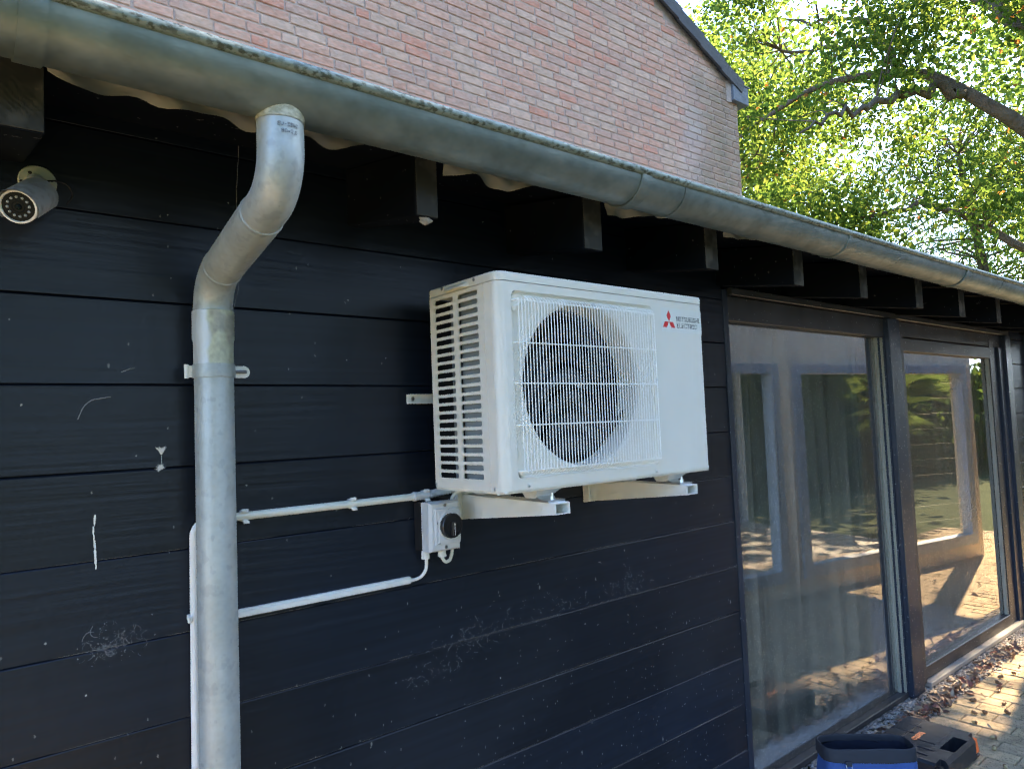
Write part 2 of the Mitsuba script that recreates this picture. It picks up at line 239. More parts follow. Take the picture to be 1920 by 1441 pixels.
# ================================================================ GROUND
labels['ground'] = {'kind': 'structure', 'label': 'dark garden lawn round the paved passage', }
scene['ground'] = mikit.ply(trimesh.Trimesh([[-300, -300, -0.06], [300, -300, -0.06], [300, 300, -0.06], [-300, 300, -0.06]], [[0, 1, 2], [0, 2, 3]], process=False), 'mat_soil')
PAT = 'patio_paving'
labels[PAT] = {'kind': 'structure', 'label': 'weathered yellow-brown clay pavers in running bond beside the timber wall'}
scene[PAT + '__bedding'] = mikit.ply(rbox(-6, 9, -1.93, -0.172, -0.05, -0.010, 0.001), 'mat_sand')
rest = []
for ix in range(-57, 85):
    for iy in range(0, 8):
        x0 = ix * 0.1055 + 0.003; y1 = -0.178 - iy * 0.212 + (0.105 if ix % 2 else 0.0)
        y0 = y1 - 0.207
        y1 = min(y1, -0.178)
        if y1 - y0 < 0.05: continue
        dz, tx, ty = rng.normal(0, 0.0012), rng.normal(0, 0.006), rng.normal(0, 0.004)
        b = 0.004; j = rng.normal(0, 0.0012, 2)
        m = hull([(x0 + b + j[0], y0 + b + j[1], 0), (x0 + 0.1005 - b + j[0], y0 + b, 0), (x0 + b, y1 - b, 0), (x0 + 0.1005 - b, y1 - b + j[1], 0),
                  (x0, y0, -b), (x0 + 0.1005, y0, -b), (x0, y1, -b), (x0 + 0.1005, y1, -b), (x0, y0, -0.03), (x0 + 0.1005, y0, -0.03), (x0, y1, -0.03), (x0 + 0.1005, y1, -0.03)])
        c = m.vertices.mean(0); v = np.array(m.vertices); v[:, 2] += dz + (v[:, 0] - c[0]) * tx + (v[:, 1] - c[1]) * ty; m.vertices = v
        if 1.9 < x0 < 4.7 and y0 > -0.95: add(PAT + '__paver', m, f'mat_paver_{rng.integers(4)}')
        else: rest.append(m)
add(PAT + '__paver_field', cat(*rest), 'mat_paver_0', kind='stuff')

# gravel strip between paving and wall
def blob(n=1):
    m = trimesh.creation.icosphere(subdivisions=n, radius=1.0); return m
def scatter(base, N, place, color, seed):
    r = np.random.default_rng(seed); V0, F0 = np.array(base.vertices), np.array(base.faces); V, Fc, Cc = [], [], []
    for k in range(N):
        pos, sc, col = place(r)
        A = trimesh.transformations.random_rotation_matrix(r.random(3))[:3, :3]
        v = (V0 * (1 + 0.25 * r.normal(0, 0.5, (len(V0), 1)))) @ A.T * sc + pos
        V.append(v); Fc.append(F0 + k * len(V0)); Cc.append(np.tile(col, (len(V0), 1)) * (0.9 + 0.2 * r.random((len(V0), 1))))
    return trimesh.Trimesh(np.vstack(V), np.vstack(Fc), process=False), np.vstack(Cc)
def gplace(r):
    s = 0.0035 + 0.006 * r.random() ** 2
    col = np.array([(0.34, 0.33, 0.31), (0.22, 0.21, 0.21), (0.46, 0.44, 0.40), (0.30, 0.25, 0.20), (0.14, 0.13, 0.13)][r.integers(5)])
    return np.array([1.55 + 4.0 * r.random() ** 1.1, -0.176 + 0.20 * r.random(), -0.012 + 0.010 * r.random()]), np.array([s, s, s * 0.7]), col
ico = trimesh.creation.icosahedron()
g, gc = scatter(ico, 13000, gplace, None, 3)
add('gravel_strip', g, 'mat_stone', True, color=gc, label='fine grey gravel strip between the pavers and the glass doors', cat='gravel', kind='stuff')
# dry leaves
def leaf_litter(N, seed, region):
    r = np.random.default_rng(seed); V, Fc, Cc = [], [], []
    for k in range(N):
        pos = region(r); L = 0.009 + 0.017 * r.random(); W = L * (0.35 + 0.25 * r.random()); a = r.random() * 6.28; curl = r.normal(0, 0.5)
        s = np.linspace(-1, 1, 5); w = (1 - s ** 2 * 0.9) ** 0.7
        P = []
        for q in range(5):
            for e in (-1, 0, 1):
                P.append((s[q] * L, e * w[q] * W, (abs(e) * 0.45 * W + curl * L * 0.5 * s[q] ** 2)))
        P = np.array(P); R = trimesh.transformations.euler_matrix(r.normal(0, 0.5), r.normal(0, 0.4), a)[:3, :3]
        P = P @ R.T; P += pos - [0, 0, P[:, 2].min() - 0.001]
        f = []
        for q in range(4):
            for e in range(2):
                i = q * 3 + e; f += [(i, i + 3, i + 4), (i, i + 4, i + 1)]
        col = np.array([(0.24, 0.15, 0.10), (0.17, 0.11, 0.08), (0.34, 0.25, 0.17), (0.13, 0.075, 0.06), (0.38, 0.30, 0.21), (0.20, 0.085, 0.065)][r.integers(6)])
        V.append(P); Fc.append(np.array(f) + k * 15); Cc.append(np.tile(col, (15, 1)) * (0.8 + 0.4 * r.random()))
    return trimesh.Trimesh(np.vstack(V), np.vstack(Fc), process=False), np.vstack(Cc)
def lreg(r):
    c = [2.95, 3.25, 3.35, 3.8, 4.1, 2.75, 2.45][r.integers(7)]
    return np.array([c + r.normal(0, 0.13), min(-0.03, -0.135 + r.normal(0, 0.03)), 0.0])
lm, lc = leaf_litter(430, 5, lreg)
add('leaf_litter', lm, 'mat_dry_leaf', True, color=lc, label='brown dry leaves heaped along the gravel strip by the glass doors', cat='dry leaves', kind='stuff')
def lreg2(r): return np.array([1.6 + 4.5 * r.random(), -0.2 - 1.5 * r.random() ** 1.5, 0.002])
lm, lc = leaf_litter(110, 6, lreg2)
add('scattered_leaf_bits', lm, 'mat_dry_leaf', True, color=lc, label='small brown leaf bits strewn over the pavers', cat='dry leaves', kind='stuff')
# acorns
ac = [(3.02, -0.34, 0), (3.20, -0.37, 0), (3.37, -0.30, 0), (3.44, -0.285, 0), (3.50, -0.26, 0), (2.86, -0.345, 1), (2.98, -0.31, 0), (3.14, -0.25, 0), (2.62, -0.50, 1), (2.47, -0.585, 1), (3.60, -0.24, 0), (3.09, -0.42, 0), (2.74, -0.46, 1), (3.72, -0.27, 0), (3.0, -0.19, 0), (3.3, -0.45, 0), (2.9, -0.55, 1), (3.95, -0.3, 0)]
ell = trimesh.creation.icosphere(subdivisions=2, radius=1.0)
for x, y, pale in ac:
    a = rng.random() * 6.28; s = 0.9 + 0.4 * rng.random()
    nut = ell.copy(); nut.apply_scale([0.0125 * s, 0.0075 * s, 0.0075 * s]); v = np.array(nut.vertices); v[:, 1:] *= (1 - 0.35 * np.clip(v[:, :1] / (0.0125 * s), -1, 1) ** 3 * 0.6); nut.vertices = v
    cup = ell.copy(); cup.apply_scale([0.0052 * s, 0.0086 * s, 0.0086 * s]); cup.apply_translation([-0.009 * s, 0, 0.0005])
    Rz = trimesh.transformations.euler_matrix(0, 0.1, a); Rz[:3, 3] = [x, y, 0.0085 * s]
    nut.apply_transform(Rz); cup.apply_transform(Rz)
    base, i = 'acorn', 0
    while base + '__nut' in scene: i += 1; base = f'acorn_{i:03d}'
    scene[base + '__nut'] = mikit.ply(nut, 'mat_acorn_pale' if pale else 'mat_acorn', True); scene[base + '__cup'] = mikit.ply(cup, 'mat_acorn', True)
    near = sorted(math.hypot(a_[0] - 2.5, a_[1] + 0.33) for a_ in ac if a_[2] == pale)
    rank = ['nearest', 'second nearest', 'third nearest', 'fourth nearest', 'fifth nearest', 'sixth nearest', 'seventh nearest', 'eighth nearest', 'ninth nearest', 'tenth nearest', 'eleventh nearest', 'twelfth nearest', 'farthest'][near.index(math.hypot(x - 2.5, y + 0.33))]
    labels[base] = {'label': f'pale yellowish acorn on the pavers, {rank} of its kind to the tool case' if pale else f'dark brown acorn on the pavers, {rank} of its kind to the tool case', 'category': 'acorn', 'group': 'pale fallen acorns' if pale else 'brown fallen acorns'}

# ================================================================ TIMBER ANNEX
AX = 'timber_annex'
tag(AX, 'black timber-clad lean-to annex with exposed rafter ends and sliding glass doors', 'house extension')
X0, X1 = -4.5, 8.5
def board(x0, x1, z0, z1, y=0.0):
    b, t = 0.0008, 0.0036
    prof = np.array([(y + 0.02, z0), (y + b, z0), (y + 0.0003, z0 + 0.0004), (y, z0 + b), (y, z1 - t), (y + 0.0009, z1 - t + 0.0013), (y + t, z1), (y + 0.02, z1)])
    xs = np.linspace(x0, x1, max(2, int((x1 - x0) / 0.25))); jit = rng.normal(0, 0.0006, (len(xs), 1))
    V = np.concatenate([np.stack([np.full(8, x), prof[:, 0] + jj[0], prof[:, 1]], 1) for x, jj in zip(xs, jit)])
    f = []
    for i in range(len(xs) - 1):
        for j in range(8):
            a, c = i * 8 + j, i * 8 + (j + 1) % 8; f += [(a, c, c + 8), (a, c + 8, a + 8)]
    L = (len(xs) - 1) * 8
    for j in range(1, 7): f += [(0, j + 1, j), (L, L + j, L + j + 1)]
    return trimesh.Trimesh(V, f, process=False)
for k in range(-2, 11):
    z1 = 1.82 - 0.18 * k + 0.18; z0 = z1 - 0.18 + 0.0016
    z0 = max(z0, 0.02)
    zj = rng.normal(0, 0.0006)
    spans = [(X0, -0.4235), (-0.4205, 1.488)] if k <= -1 else [(X0, 1.488)]
    for a, b in spans: add(AX + '__board', board(a, b, z0 + zj, z1 + zj, 0.0), 'mat_board')
scene[AX + '__backing'] = mikit.ply(rbox(X0, 1.486, 0.0215, 0.09, 0.0, 2.36, 0.001), 'mat_dark')
# boards right of the doors
for k in range(-1, 11):
    z1 = 1.82 - 0.18 * k + 0.18; z0 = max(z1 - 0.176, 0.02)
    add(AX + '__board', board(5.02, 5.42, z0, z1, 0.0), 'mat_board'); add(AX + '__board', board(5.55, X1, z0, z1, 0.02), 'mat_board')
scene[AX + '__backing_right'] = mikit.ply(rbox(5.02, X1, 0.0415, 0.1, 0.0, 2.36, 0.001), 'mat_dark')
add(AX + '__corner_strip', rbox(5.424, 5.546, -0.035, 0.04, 0.0, 2.2, 0.003), 'mat_frame')
# jamb, head, post, sills
add(AX + '__jamb', rbox(1.4905, 1.524, -0.004, 0.085, 0.0, 2.045, 0.002), 'mat_frame')
add(AX + '__head_beam', rbox(1.526, 3.02, -0.003, 0.085, 1.915, 2.018, 0.003), 'mat_frame_brown')
add(AX + '__head_ledge', rbox(1.526, 5.02, -0.022, 0.085, 2.021, 2.052, 0.003), 'mat_frame_brown')
add(AX + '__header_panel', rbox(1.526, 5.02, 0.012, 0.085, 2.054, 2.36, 0.002), 'mat_black_wood')
add(AX + '__post', rbox(2.985, 3.125, -0.032, 0.085, 0.0, 2.018, 0.003), 'mat_frame')
# fixed window
FW = AX + '__fixed_window'
scene[FW + '__pane'] = mikit.ply(trimesh.Trimesh([[1.53, 0.035, 0.03], [2.95, 0.035, 0.03], [2.95, 0.035, 1.915], [1.53, 0.035, 1.915]], [[0, 1, 2], [0, 2, 3]], process=False), 'mat_glass')
scene[FW + '__sill'] = mikit.ply(rbox(1.5245, 2.984, -0.004, 0.08, 0.0, 0.028, 0.003), 'mat_frame_brown')
scene[FW + '__gasket'] = mikit.ply(cat(rbox(2.945, 2.955, 0.018, 0.05, 0.028, 1.914, 0.001), rbox(2.966, 2.974, 0.0, 0.05, 0.028, 1.914, 0.001)), 'mat_gasket')
scene[FW + '__side_frame'] = mikit.ply(cat(rbox(2.9555, 2.9655, 0.012, 0.08, 0.028, 1.914, 0.001), rbox(2.9745, 2.9845, -0.006, 0.08, 0.028, 1.914, 0.001)), 'mat_frame')
# sliding door
SD = AX + '__sliding_door'
tag(SD, 'sliding glass door with brown frame right of the blue-grey post')
scene[SD + '__stile'] = mikit.ply(rbox(3.1275, 3.195, -0.018, 0.06, 0.028, 2.0, 0.003), 'mat_frame_brown')
scene[SD + '__stile_001'] = mikit.ply(rbox(4.66, 4.74, -0.0, 0.06, 0.028, 2.0, 0.003), 'mat_frame_brown')
scene[SD + '__bottom_rail'] = mikit.ply(rbox(3.1955, 4.6595, -0.002, 0.06, 0.028, 0.100, 0.004), 'mat_frame_brown')
scene[SD + '__top_rail'] = mikit.ply(rbox(3.1955, 4.6595, -0.002, 0.06, 1.848, 1.925, 0.003), 'mat_frame_brown')
scene[SD + '__head_rail'] = mikit.ply(rbox(3.1955, 4.9, 0.004, 0.085, 1.932, 2.018, 0.003), 'mat_frame_brown')
scene[SD + '__pane'] = mikit.ply(trimesh.Trimesh([[3.19, 0.03, 0.1], [4.665, 0.03, 0.1], [4.665, 0.03, 1.85], [3.19, 0.03, 1.85]], [[0, 1, 2], [0, 2, 3]], process=False), 'mat_glass')
scene[SD + '__sill'] = mikit.ply(rbox(3.2, 4.86, -0.035, 0.085, 0.0, 0.0275, 0.004), 'mat_sill')
scene[SD + '__gasket'] = mikit.ply(cat(rbox(4.642, 4.6595, 0.006, 0.028, 0.1, 1.848, 0.001)), 'mat_gasket')
add(AX + '__side_jamb', cat(rbox(4.7405, 4.80, 0.004, 0.085, 0.028, 1.931, 0.003), rbox(4.812, 4.90, -0.012, 0.085, 0.0, 1.931, 0.003), rbox(4.905, 5.018, -0.03, 0.085, 0.0, 2.018, 0.003)), 'mat_frame')
# rafters: sloped up towards the house
sl = 0.058 / 0.334
def rafter(xa, xb, zb, ye=-0.334, h=0.15, yback=1.9):
    P = []
    for x in (xa, xb):
        s = 1 if x == xa else -1
        for y, z in ((ye, zb), (ye, zb + h), (yback, zb + h + (yback - ye) * sl), (yback, zb + (yback - ye) * sl)): P += [(x + s * 0.003, y, z), (x, y + (0.003 if y == ye else 0), z + 0.003 * (1 if z < zb + h / 2 + (y - ye) * sl else -1))]
    return hull(P)
rx = [(-0.958, -0.884, 2.022), (-0.183, -0.123, 2.0), (0.352, 0.424, 1.993), (0.907, 0.977, 1.999), (1.457, 1.527, 1.998), (1.992, 2.061, 1.996), (2.565, 2.644, 1.995), (3.113, 3.195, 1.990), (3.689, 3.762, 1.992)]
rx += [(3.689 + 0.555 * i, 3.762 + 0.555 * i, 1.992) for i in range(1, 8)] + [(-0.958 - 0.6 * i, -0.884 - 0.6 * i, 2.02) for i in range(1, 5)]
for a, b, z in rx:
    m = rafter(a, b, z); 
    add(AX + '__rafter', m, 'mat_black_wood', 20)
    e = hull([(a + 0.003, -0.3348, z + 0.003), (b - 0.003, -0.3348, z + 0.003), (a + 0.003, -0.3348, z + 0.147), (b - 0.003, -0.3348, z + 0.147), (a + 0.003, -0.333, z + 0.003), (b - 0.003, -0.333, z + 0.147)])
    add(AX + '__rafter_end', rbox(a + 0.002, b - 0.002, -0.337, -0.3335, z + 0.002, z + 0.148, 0.001), 'mat_rafter_end')
# roof deck and covering
def slab(y0, y1, zt, th, x0, x1):
    P = [(x, y, zt + (y + 0.334) * sl - t) for x in (x0, x1) for y in (y0, y1) for t in (0, th)]
    return hull(P)
OPEN = (2.3, 4.5, 0.75, 1.70)          # unseen roof window, placed to light the room behind the panes
def slab_open(y0, y1, zt, th): return cat(slab(y0, OPEN[2], zt, th, X0, X1), slab(OPEN[3], y1, zt, th, X0, X1), slab(OPEN[2], OPEN[3], zt, th, X0, OPEN[0]), slab(OPEN[2], OPEN[3], zt, th, OPEN[1], X1))
scene[AX + '__roof_deck'] = mikit.ply(slab_open(-0.345, 1.9, 2.172, 0.02), 'mat_black_wood')
scene[AX + '__roof'] = mikit.ply(slab_open(-0.40, 1.92, 2.20, 0.026), 'mat_tile')
zr = lambda y: 2.215 + (y + 0.334) * sl
scene[AX + '__unseen_roof_window'] = mikit.ply(trimesh.Trimesh([[OPEN[0] - 0.03, OPEN[2] - 0.03, zr(OPEN[2] - 0.03)], [OPEN[1] + 0.03, OPEN[2] - 0.03, zr(OPEN[2] - 0.03)], [OPEN[1] + 0.03, OPEN[3] + 0.03, zr(OPEN[3] + 0.03)], [OPEN[0] - 0.03, OPEN[3] + 0.03, zr(OPEN[3] + 0.03)]], [[0, 1, 2], [0, 2, 3]], process=False), 'mat_glass')
# underlay membrane hanging between the rafters behind the gutter
u1 = np.array([(-0.884, 2.125), (-0.88, 2.111), (-0.857, 2.097), (-0.83, 2.097), (-0.801, 2.099), (-0.76, 2.111), (-0.741, 2.116), (-0.717, 2.098), (-0.68, 2.101), (-0.625, 2.109), (-0.601, 2.109), (-0.572, 2.095), (-0.546, 2.098), (-0.45, 2.112), (-0.42, 2.098), (-0.382, 2.097), (-0.316, 2.129), (-0.25, 2.135), (-0.185, 2.13)])
u2 = np.array([(-0.122, 2.095), (-0.041, 2.113), (0.014, 2.095), (0.072, 2.094), (0.165, 2.126), (0.25, 2.13), (0.35, 2.125)])
u3 = np.array([(0.426, 2.091), (0.499, 2.095), (0.635, 2.121), (0.8, 2.13), (0.905, 2.125)])
u4 = np.array([(0.978, 2.108), (1.05, 2.110), (1.2, 2.125), (1.455, 2.13)])
u5 = np.array([(1.528, 2.115), (1.7, 2.125), (1.99, 2.13)])
for U in (u1, u2, u3, u4, u5):
    xs = np.linspace(U[0, 0], U[-1, 0], 60); zs = np.interp(xs, U[:, 0], U[:, 1])
    zs = np.convolve(np.pad(zs, 2, 'edge'), [0.1, 0.2, 0.4, 0.2, 0.1], 'valid')
    wob = 0.006 * np.sin(xs * 31) + 0.005 * np.sin(xs * 77 + 1)
    m = sheet(lambda u, v: (np.tile(xs[:, None], (1, 8)), -0.352 - 0.010 * (1 - v) + wob[:, None] * (1 - v) + 0.004 * np.sin(v * 9 + xs[:, None] * 40), 2.175 * v + zs[:, None] * (1 - v)), 60, 8)
    m2 = m.copy(); m2.apply_translation([0, 0.0015, 0]); m2.invert()
    add(AX + '__underlay_strip', cat(m, m2), 'mat_felt', True)

# inside the room
scene[AX + '__room_floor'] = mikit.ply(rbox(1.53, 5.0, 0.0855, 1.94, -0.03, 0.004, 0.001), 'mat_floor')
scene[AX + '__room_back_wall'] = mikit.ply(rbox(1.4, 5.1, 1.945, 1.985, -0.03, 2.3, 0.001), 'mat_inside')
scene[AX + '__room_side_wall'] = mikit.ply(cat(rbox(1.40, 1.522, 0.092, 1.944, -0.03, 2.2, 0.001), rbox(5.03, 5.10, 0.1005, 1.944, -0.03, 2.2, 0.001)), 'mat_inside')
scene[AX + '__room_ceiling'] = mikit.ply(cat(rbox(1.4, 5.1, 0.0905, OPEN[2], 2.12, 2.15, 0.001), rbox(1.4, 5.1, OPEN[3], 1.944, 2.12, 2.15, 0.001), rbox(1.4, OPEN[0], OPEN[2] + 0.0005, OPEN[3] - 0.0005, 2.12, 2.15, 0.001), rbox(OPEN[1], 5.1, OPEN[2] + 0.0005, OPEN[3] - 0.0005, 2.12, 2.15, 0.001)), 'mat_ceiling')
scene[AX + '__cream_post'] = mikit.ply(rbox(1.66, 1.74, 0.40, 0.46, 0.0045, 2.11, 0.003), 'mat_cream_post')
def curtain(x0, x1, y, seed, ztop=2.0, amp=0.035, pitch=0.115, zb=0.05):
    r = np.random.default_rng(seed); n = int((x1 - x0) / 0.008)
    xs = np.linspace(x0, x1, n); ph = np.cumsum(np.full(n, 0.008) * 2 * np.pi / pitch * (0.8 + 0.4 * meshkit.noise(np.stack([xs * 4, xs * 0 + seed, xs * 0], -1))))
    sh = np.sin(ph); yy = np.sign(sh) * np.abs(sh) ** 0.6
    zs = zb + 0.012 * meshkit.noise(np.stack([xs * 9, xs * 0 + 5 + seed, xs * 0], -1))
    m = sheet(lambda u, v: (np.tile((xs + 0.012 * np.cos(ph))[:, None], (1, 10)), y + amp * yy[:, None] * (0.65 + 0.35 * (1 - v)) + 0.01 * np.sin(3 * v + ph[:, None] * 0.2), zs[:, None] * (1 - v) + ztop * v), n, 10)
    return m
for (a, b, s, kk) in ((1.95, 2.62, 2, 'grey pleated curtain hanging behind the middle of the left glass pane'), (2.66, 2.98, 5, 'grey pleated curtain hanging at the post end of the left glass pane'), (1.75, 1.92, 9, 'narrow grey curtain fold at the wall end of the left glass pane')):
    add('curtain', curtain(a, b, 0.16, s), 'mat_curtain', True, label=kk, cat='curtain')
# bench inside
base = 'wooden_bench'
scene[base + '__seat'] = mikit.ply(rbox(1.95, 4.3, 1.25, 1.62, 0.42, 0.47, 0.004), 'mat_wood_light')
for i, x in enumerate((2.0, 4.2)): scene[base + '__leg' + (f'_{i:03d}' if i else '')] = mikit.ply(rbox(x, x + 0.06, 1.28, 1.58, 0.005, 0.4195, 0.003), 'mat_wood_light')
tag(base, 'light wooden bench standing indoors behind the left glass pane', 'bench')

# ================================================================ GUTTER
GU = 'rain_gutter'
tag(GU, 'half-round weathered zinc rain gutter running along the annex eave', 'gutter')
yc, zc, R, rb = -0.475, 2.1457, 0.06836, 0.0097
def gprof(Ro, Ri, a0=math.pi, a1=2 * math.pi, n=28):
    th = np.linspace(a0, a1, n); return [(yc + Ro * math.cos(t), zc + Ro * math.sin(t)) for t in th], [(yc + Ri * math.cos(t), zc + Ri * math.sin(t)) for t in th]
def gutter_mesh(x0, x1, Ro, Ri, nx, wob=0.0):
    o, i = gprof(Ro, Ri); loop = o + i[::-1]; P = np.array(loop); n = len(P)
    xs = np.linspace(x0, x1, nx)
    V = np.concatenate([np.stack([np.full(n, x), P[:, 0] + wob * math.sin(x * 3.1), P[:, 1] + wob * math.sin(x * 2.3 + 1)], 1) for x in xs]); f = []
    for a in range(nx - 1):
        for b in range(n):
            p, q = a * n + b, a * n + (b + 1) % n; f += [(p, q, q + n), (p, q + n, p + n)]
    m = trimesh.Trimesh(V, f, process=False)
    ends = []
    for a in (0, nx - 1):
        h = n // 2
        for b in range(h - 1):
            p, q, s, t = a * n + b, a * n + b + 1, a * n + n - 2 - b, a * n + n - 1 - b
            ends += [(p, s, q), (p, t, s)]
    return trimesh.Trimesh(V, f + ends, process=False)
scene[GU + '__channel'] = mikit.ply(gutter_mesh(X0, 1.478, R, R - 0.0015, 60, 0.0008), 'mat_zinc', 40)
scene[GU + '__channel_001'] = mikit.ply(gutter_mesh(1.482, X1, R, R - 0.0015, 60, 0.0008), 'mat_zinc', 40)
xs = np.linspace(X0, X1, 90)
scene[GU + '__front_bead'] = mikit.ply(tube(np.stack([xs, np.full_like(xs, yc - R - 0.002) + 0.0008 * np.sin(xs * 3), np.full_like(xs, zc + 0.001) + 0.0008 * np.sin(xs * 2.3)], 1), rb, 14), 'mat_bead', True)
scene[GU + '__back_lip'] = mikit.ply(rbox(X0, X1, yc + R - 0.0015, yc + R + 0.0008, zc, zc + 0.03, 0.0005), 'mat_zinc')
def gstrap(x0, x1, Ro): return gutter_mesh(x0, x1, Ro, R + 0.0005, 2)
for i, (a, b) in enumerate(((-0.937, -0.902), (0.357, 0.392), (1.466, 1.489), (2.60, 2.622), (-2.1, -2.06), (3.75, 3.775), (4.9, 4.92))):
    add(GU + '__joint_strap', cat(gstrap(a, b, R + 0.0045)), 'mat_zinc', 40)
for x in (0.537, 1.9, 3.1): add(GU + '__seam', gstrap(x, x + 0.006, R + 0.0016), 'mat_zinc', 40)

# ================================================================ DOWNPIPE
DP = 'downpipe'
tag(DP, 'grey zinc downpipe with swan-neck bends running down the black wall', 'drainpipe')
xp, rp = -0.548, 0.0405
top = np.array([xp, -0.474, zc - R * 0.93]); AB = math.radians(77)
pth = np.vstack([[top + [0, 0, 0.004], top + [0, 0, -0.012]], arc([xp, -0.474 + 0.085, 2.022], math.pi, math.pi + AB, 0.085, [0, 1, 0], [0, 0, 1], 18)])
pth = np.vstack([pth, pth[-1] + np.array([0, math.sin(AB), -math.cos(AB)]) * 0.035]); e1 = pth[-1]; d1 = np.array([0, math.sin(AB), -math.cos(AB)])
yb = -0.072
bend_c = None
# straight inclined piece then lower bend
R2 = 0.085; need = (yb - R2 * (1 - math.cos(AB))) - e1[1]
L = need / d1[1]; e2 = e1 + d1 * L
low = arc([xp, yb - R2, e2[2] - R2 * math.sin(AB)], AB, 0, R2, [0, 1, 0], [0, 0, 1], 18)
scene[DP + '__upper_bend'] = mikit.ply(tube(pth, rp, 40, caps=False), 'mat_pipe', True)
scene[DP + '__middle_bend'] = mikit.ply(tube(np.vstack([[e1 - d1 * 0.004], [e1 + d1 * (L * 0.5)], [e2], low[1:], [low[-1] + [0, 0, -0.012]]]), np.r_[rp + 0.0018, rp + 0.001, [rp] * (len(low) + 1)], 40, caps=False), 'mat_pipe', True)
zs0 = low[-1][2] - 0.008
scene[DP + '__seam_ring'] = mikit.ply(tube([e1 - d1 * 0.006, e1 - d1 * 0.002, e1 + d1 * 0.001], [rp + 0.0006, rp + 0.0022, rp + 0.0018], 40), 'mat_pipe', True)
scene[DP + '__seam_ring_001'] = mikit.ply(tube([e2 - d1 * 0.012, e2 - d1 * 0.008, e2 - d1 * 0.004], [rp + 0.0006, rp + 0.0016, rp + 0.0006], 40), 'mat_pipe', True)
scene[DP + '__outlet_collar'] = mikit.ply(tube([top + [0, 0, 0.032], top + [0, 0, 0.006], top + [0, 0, -0.012]], rp + 0.0017, 40, caps=False), 'mat_solder', True)
zA, zB = 1.795, 1.668
scene[DP + '__sleeve'] = mikit.ply(tube([[xp, yb, zA], [xp, yb, zA - 0.0015], [xp, yb, 1.733], [xp, yb, 1.727], [xp, yb, zB]], [rp + 0.0005, rp + 0.0028, rp + 0.0028, rp + 0.0008, rp + 0.0008], 40, caps=False), 'mat_sleeve', 50)
scene[DP + '__pipe'] = mikit.ply(tube([[xp, yb, 1.70], [xp, yb, 1.2], [xp, yb, 0.6], [xp, yb, 0.0]], rp, 40), 'mat_pipe', True)
sc = cat(text_xz('EU-ZINC', 0.0065, 0, 0, 0, 0.036, depth=0.0006), text_xz('80•2,5', 0.0065, 0.006, -0.012, 0, 0.028, depth=0.0006))
v = np.array(sc.vertices); a0 = math.radians(-150) ; th = a0 + (v[:, 0] + 0.030) / rp
th = math.radians(-98) + (v[:, 0] - 0.014) / rp
v = np.stack([xp + (rp + 0.0012 - v[:, 1]) * np.cos(th), -0.474 + (rp + 0.0012 - v[:, 1]) * np.sin(th), v[:, 2] + 2.052], 1); sc.vertices = v
scene[DP + '__stamp'] = mikit.ply(sc, 'mat_lead')
# pipe clamp
CL = DP + '__clamp'
zc1 = 1.664
scene[CL + '__band'] = mikit.ply(tube([[xp, yb, zc1 + 0.0145], [xp, yb, zc1 + 0.0140], [xp, yb, zc1 + 0.002], [xp, yb, zc1 - 0.003], [xp, yb, zc1 - 0.0145], [xp, yb, zc1 - 0.0150]], rp + np.array([0.0005, 0.003, 0.003, 0.0042, 0.0032, 0.0005]), 40, caps=False), 'mat_pipe', 40)
ear = cat(rbox(-0.512, -0.480, -0.062, -0.056, zc1 - 0.0135, zc1 + 0.0135, 0.001), lathe([(0, 0), (0.0135, 0), (0.0135, 0.006), (0, 0.006)], 24, 'y', (-0.480, -0.056, zc1)))
scene[CL + '__ear'] = mikit.ply(ear, 'mat_bracket', 30)
scene[CL + '__screw'] = mikit.ply(tube([[-0.505, -0.066, zc1], [-0.476, -0.066, zc1]], 0.0035, 8), 'mat_steel_dark', True)
scene[CL + '__hinge'] = mikit.ply(cat(tube([[-0.600, -0.055, zc1 - 0.015], [-0.600, -0.055, zc1 + 0.015]], 0.005, 12), rbox(-0.600, -0.585, -0.058, -0.053, zc1 - 0.013, zc1 + 0.013, 0.001)), 'mat_bracket', 40)
scene[CL + '__wall_pin'] = mikit.ply(tube([[xp, -0.035, zc1], [xp, 0.004, zc1]], 0.005, 8), 'mat_steel_dark', True)

# ================================================================ AIR CONDITIONER
AC = 'air_conditioner'
tag(AC, 'cream outdoor air conditioner unit with round fan behind a wire grille, on the wall', 'air conditioner')
yf, yr, zb, zt, W = -0.385, -0.095, 1.360, 1.888, 0.80
zl = 1.8645
fcx, fcz, fR = 0.290, 1.6175, 0.219
# front skin with wrapped rounded corners (plan outline), open hole for recess
rc = 0.026
def plan(off=0.0):
    pts = [(0.0 + off, -0.334)]
    for t in np.linspace(math.pi, 1.5 * math.pi, 9): pts.append((rc + (rc - off) * math.cos(t), yf + rc + (rc - off) * math.sin(t)))
    r2 = 0.014
    for t in np.linspace(1.5 * math.pi, 2 * math.pi, 7): pts.append((W - r2 + (r2 - off) * math.cos(t), yf + r2 + (r2 - off) * math.sin(t)))
    pts.append((W - off, yr)); return pts
o, inn = plan(0), plan(0.0015)
shell = trimesh.creation.extrude_polygon(Polygon(o + inn[::-1]).buffer(0), zl - 0.001 - (zb + 0.006), engine='earcut'); shell.apply_translation([0, 0, zb + 0.006])
rec = rrect(0.043, 1.3935, 0.562, 1.8425, 0.014)
cut = plate_xz(rec, yf - 0.02, yf + 0.006)
S = to_m3(shell) - to_m3(cut)
scene[AC + '__front_panel'] = mikit.ply(from_m3(S), 'mat_casing', 25)
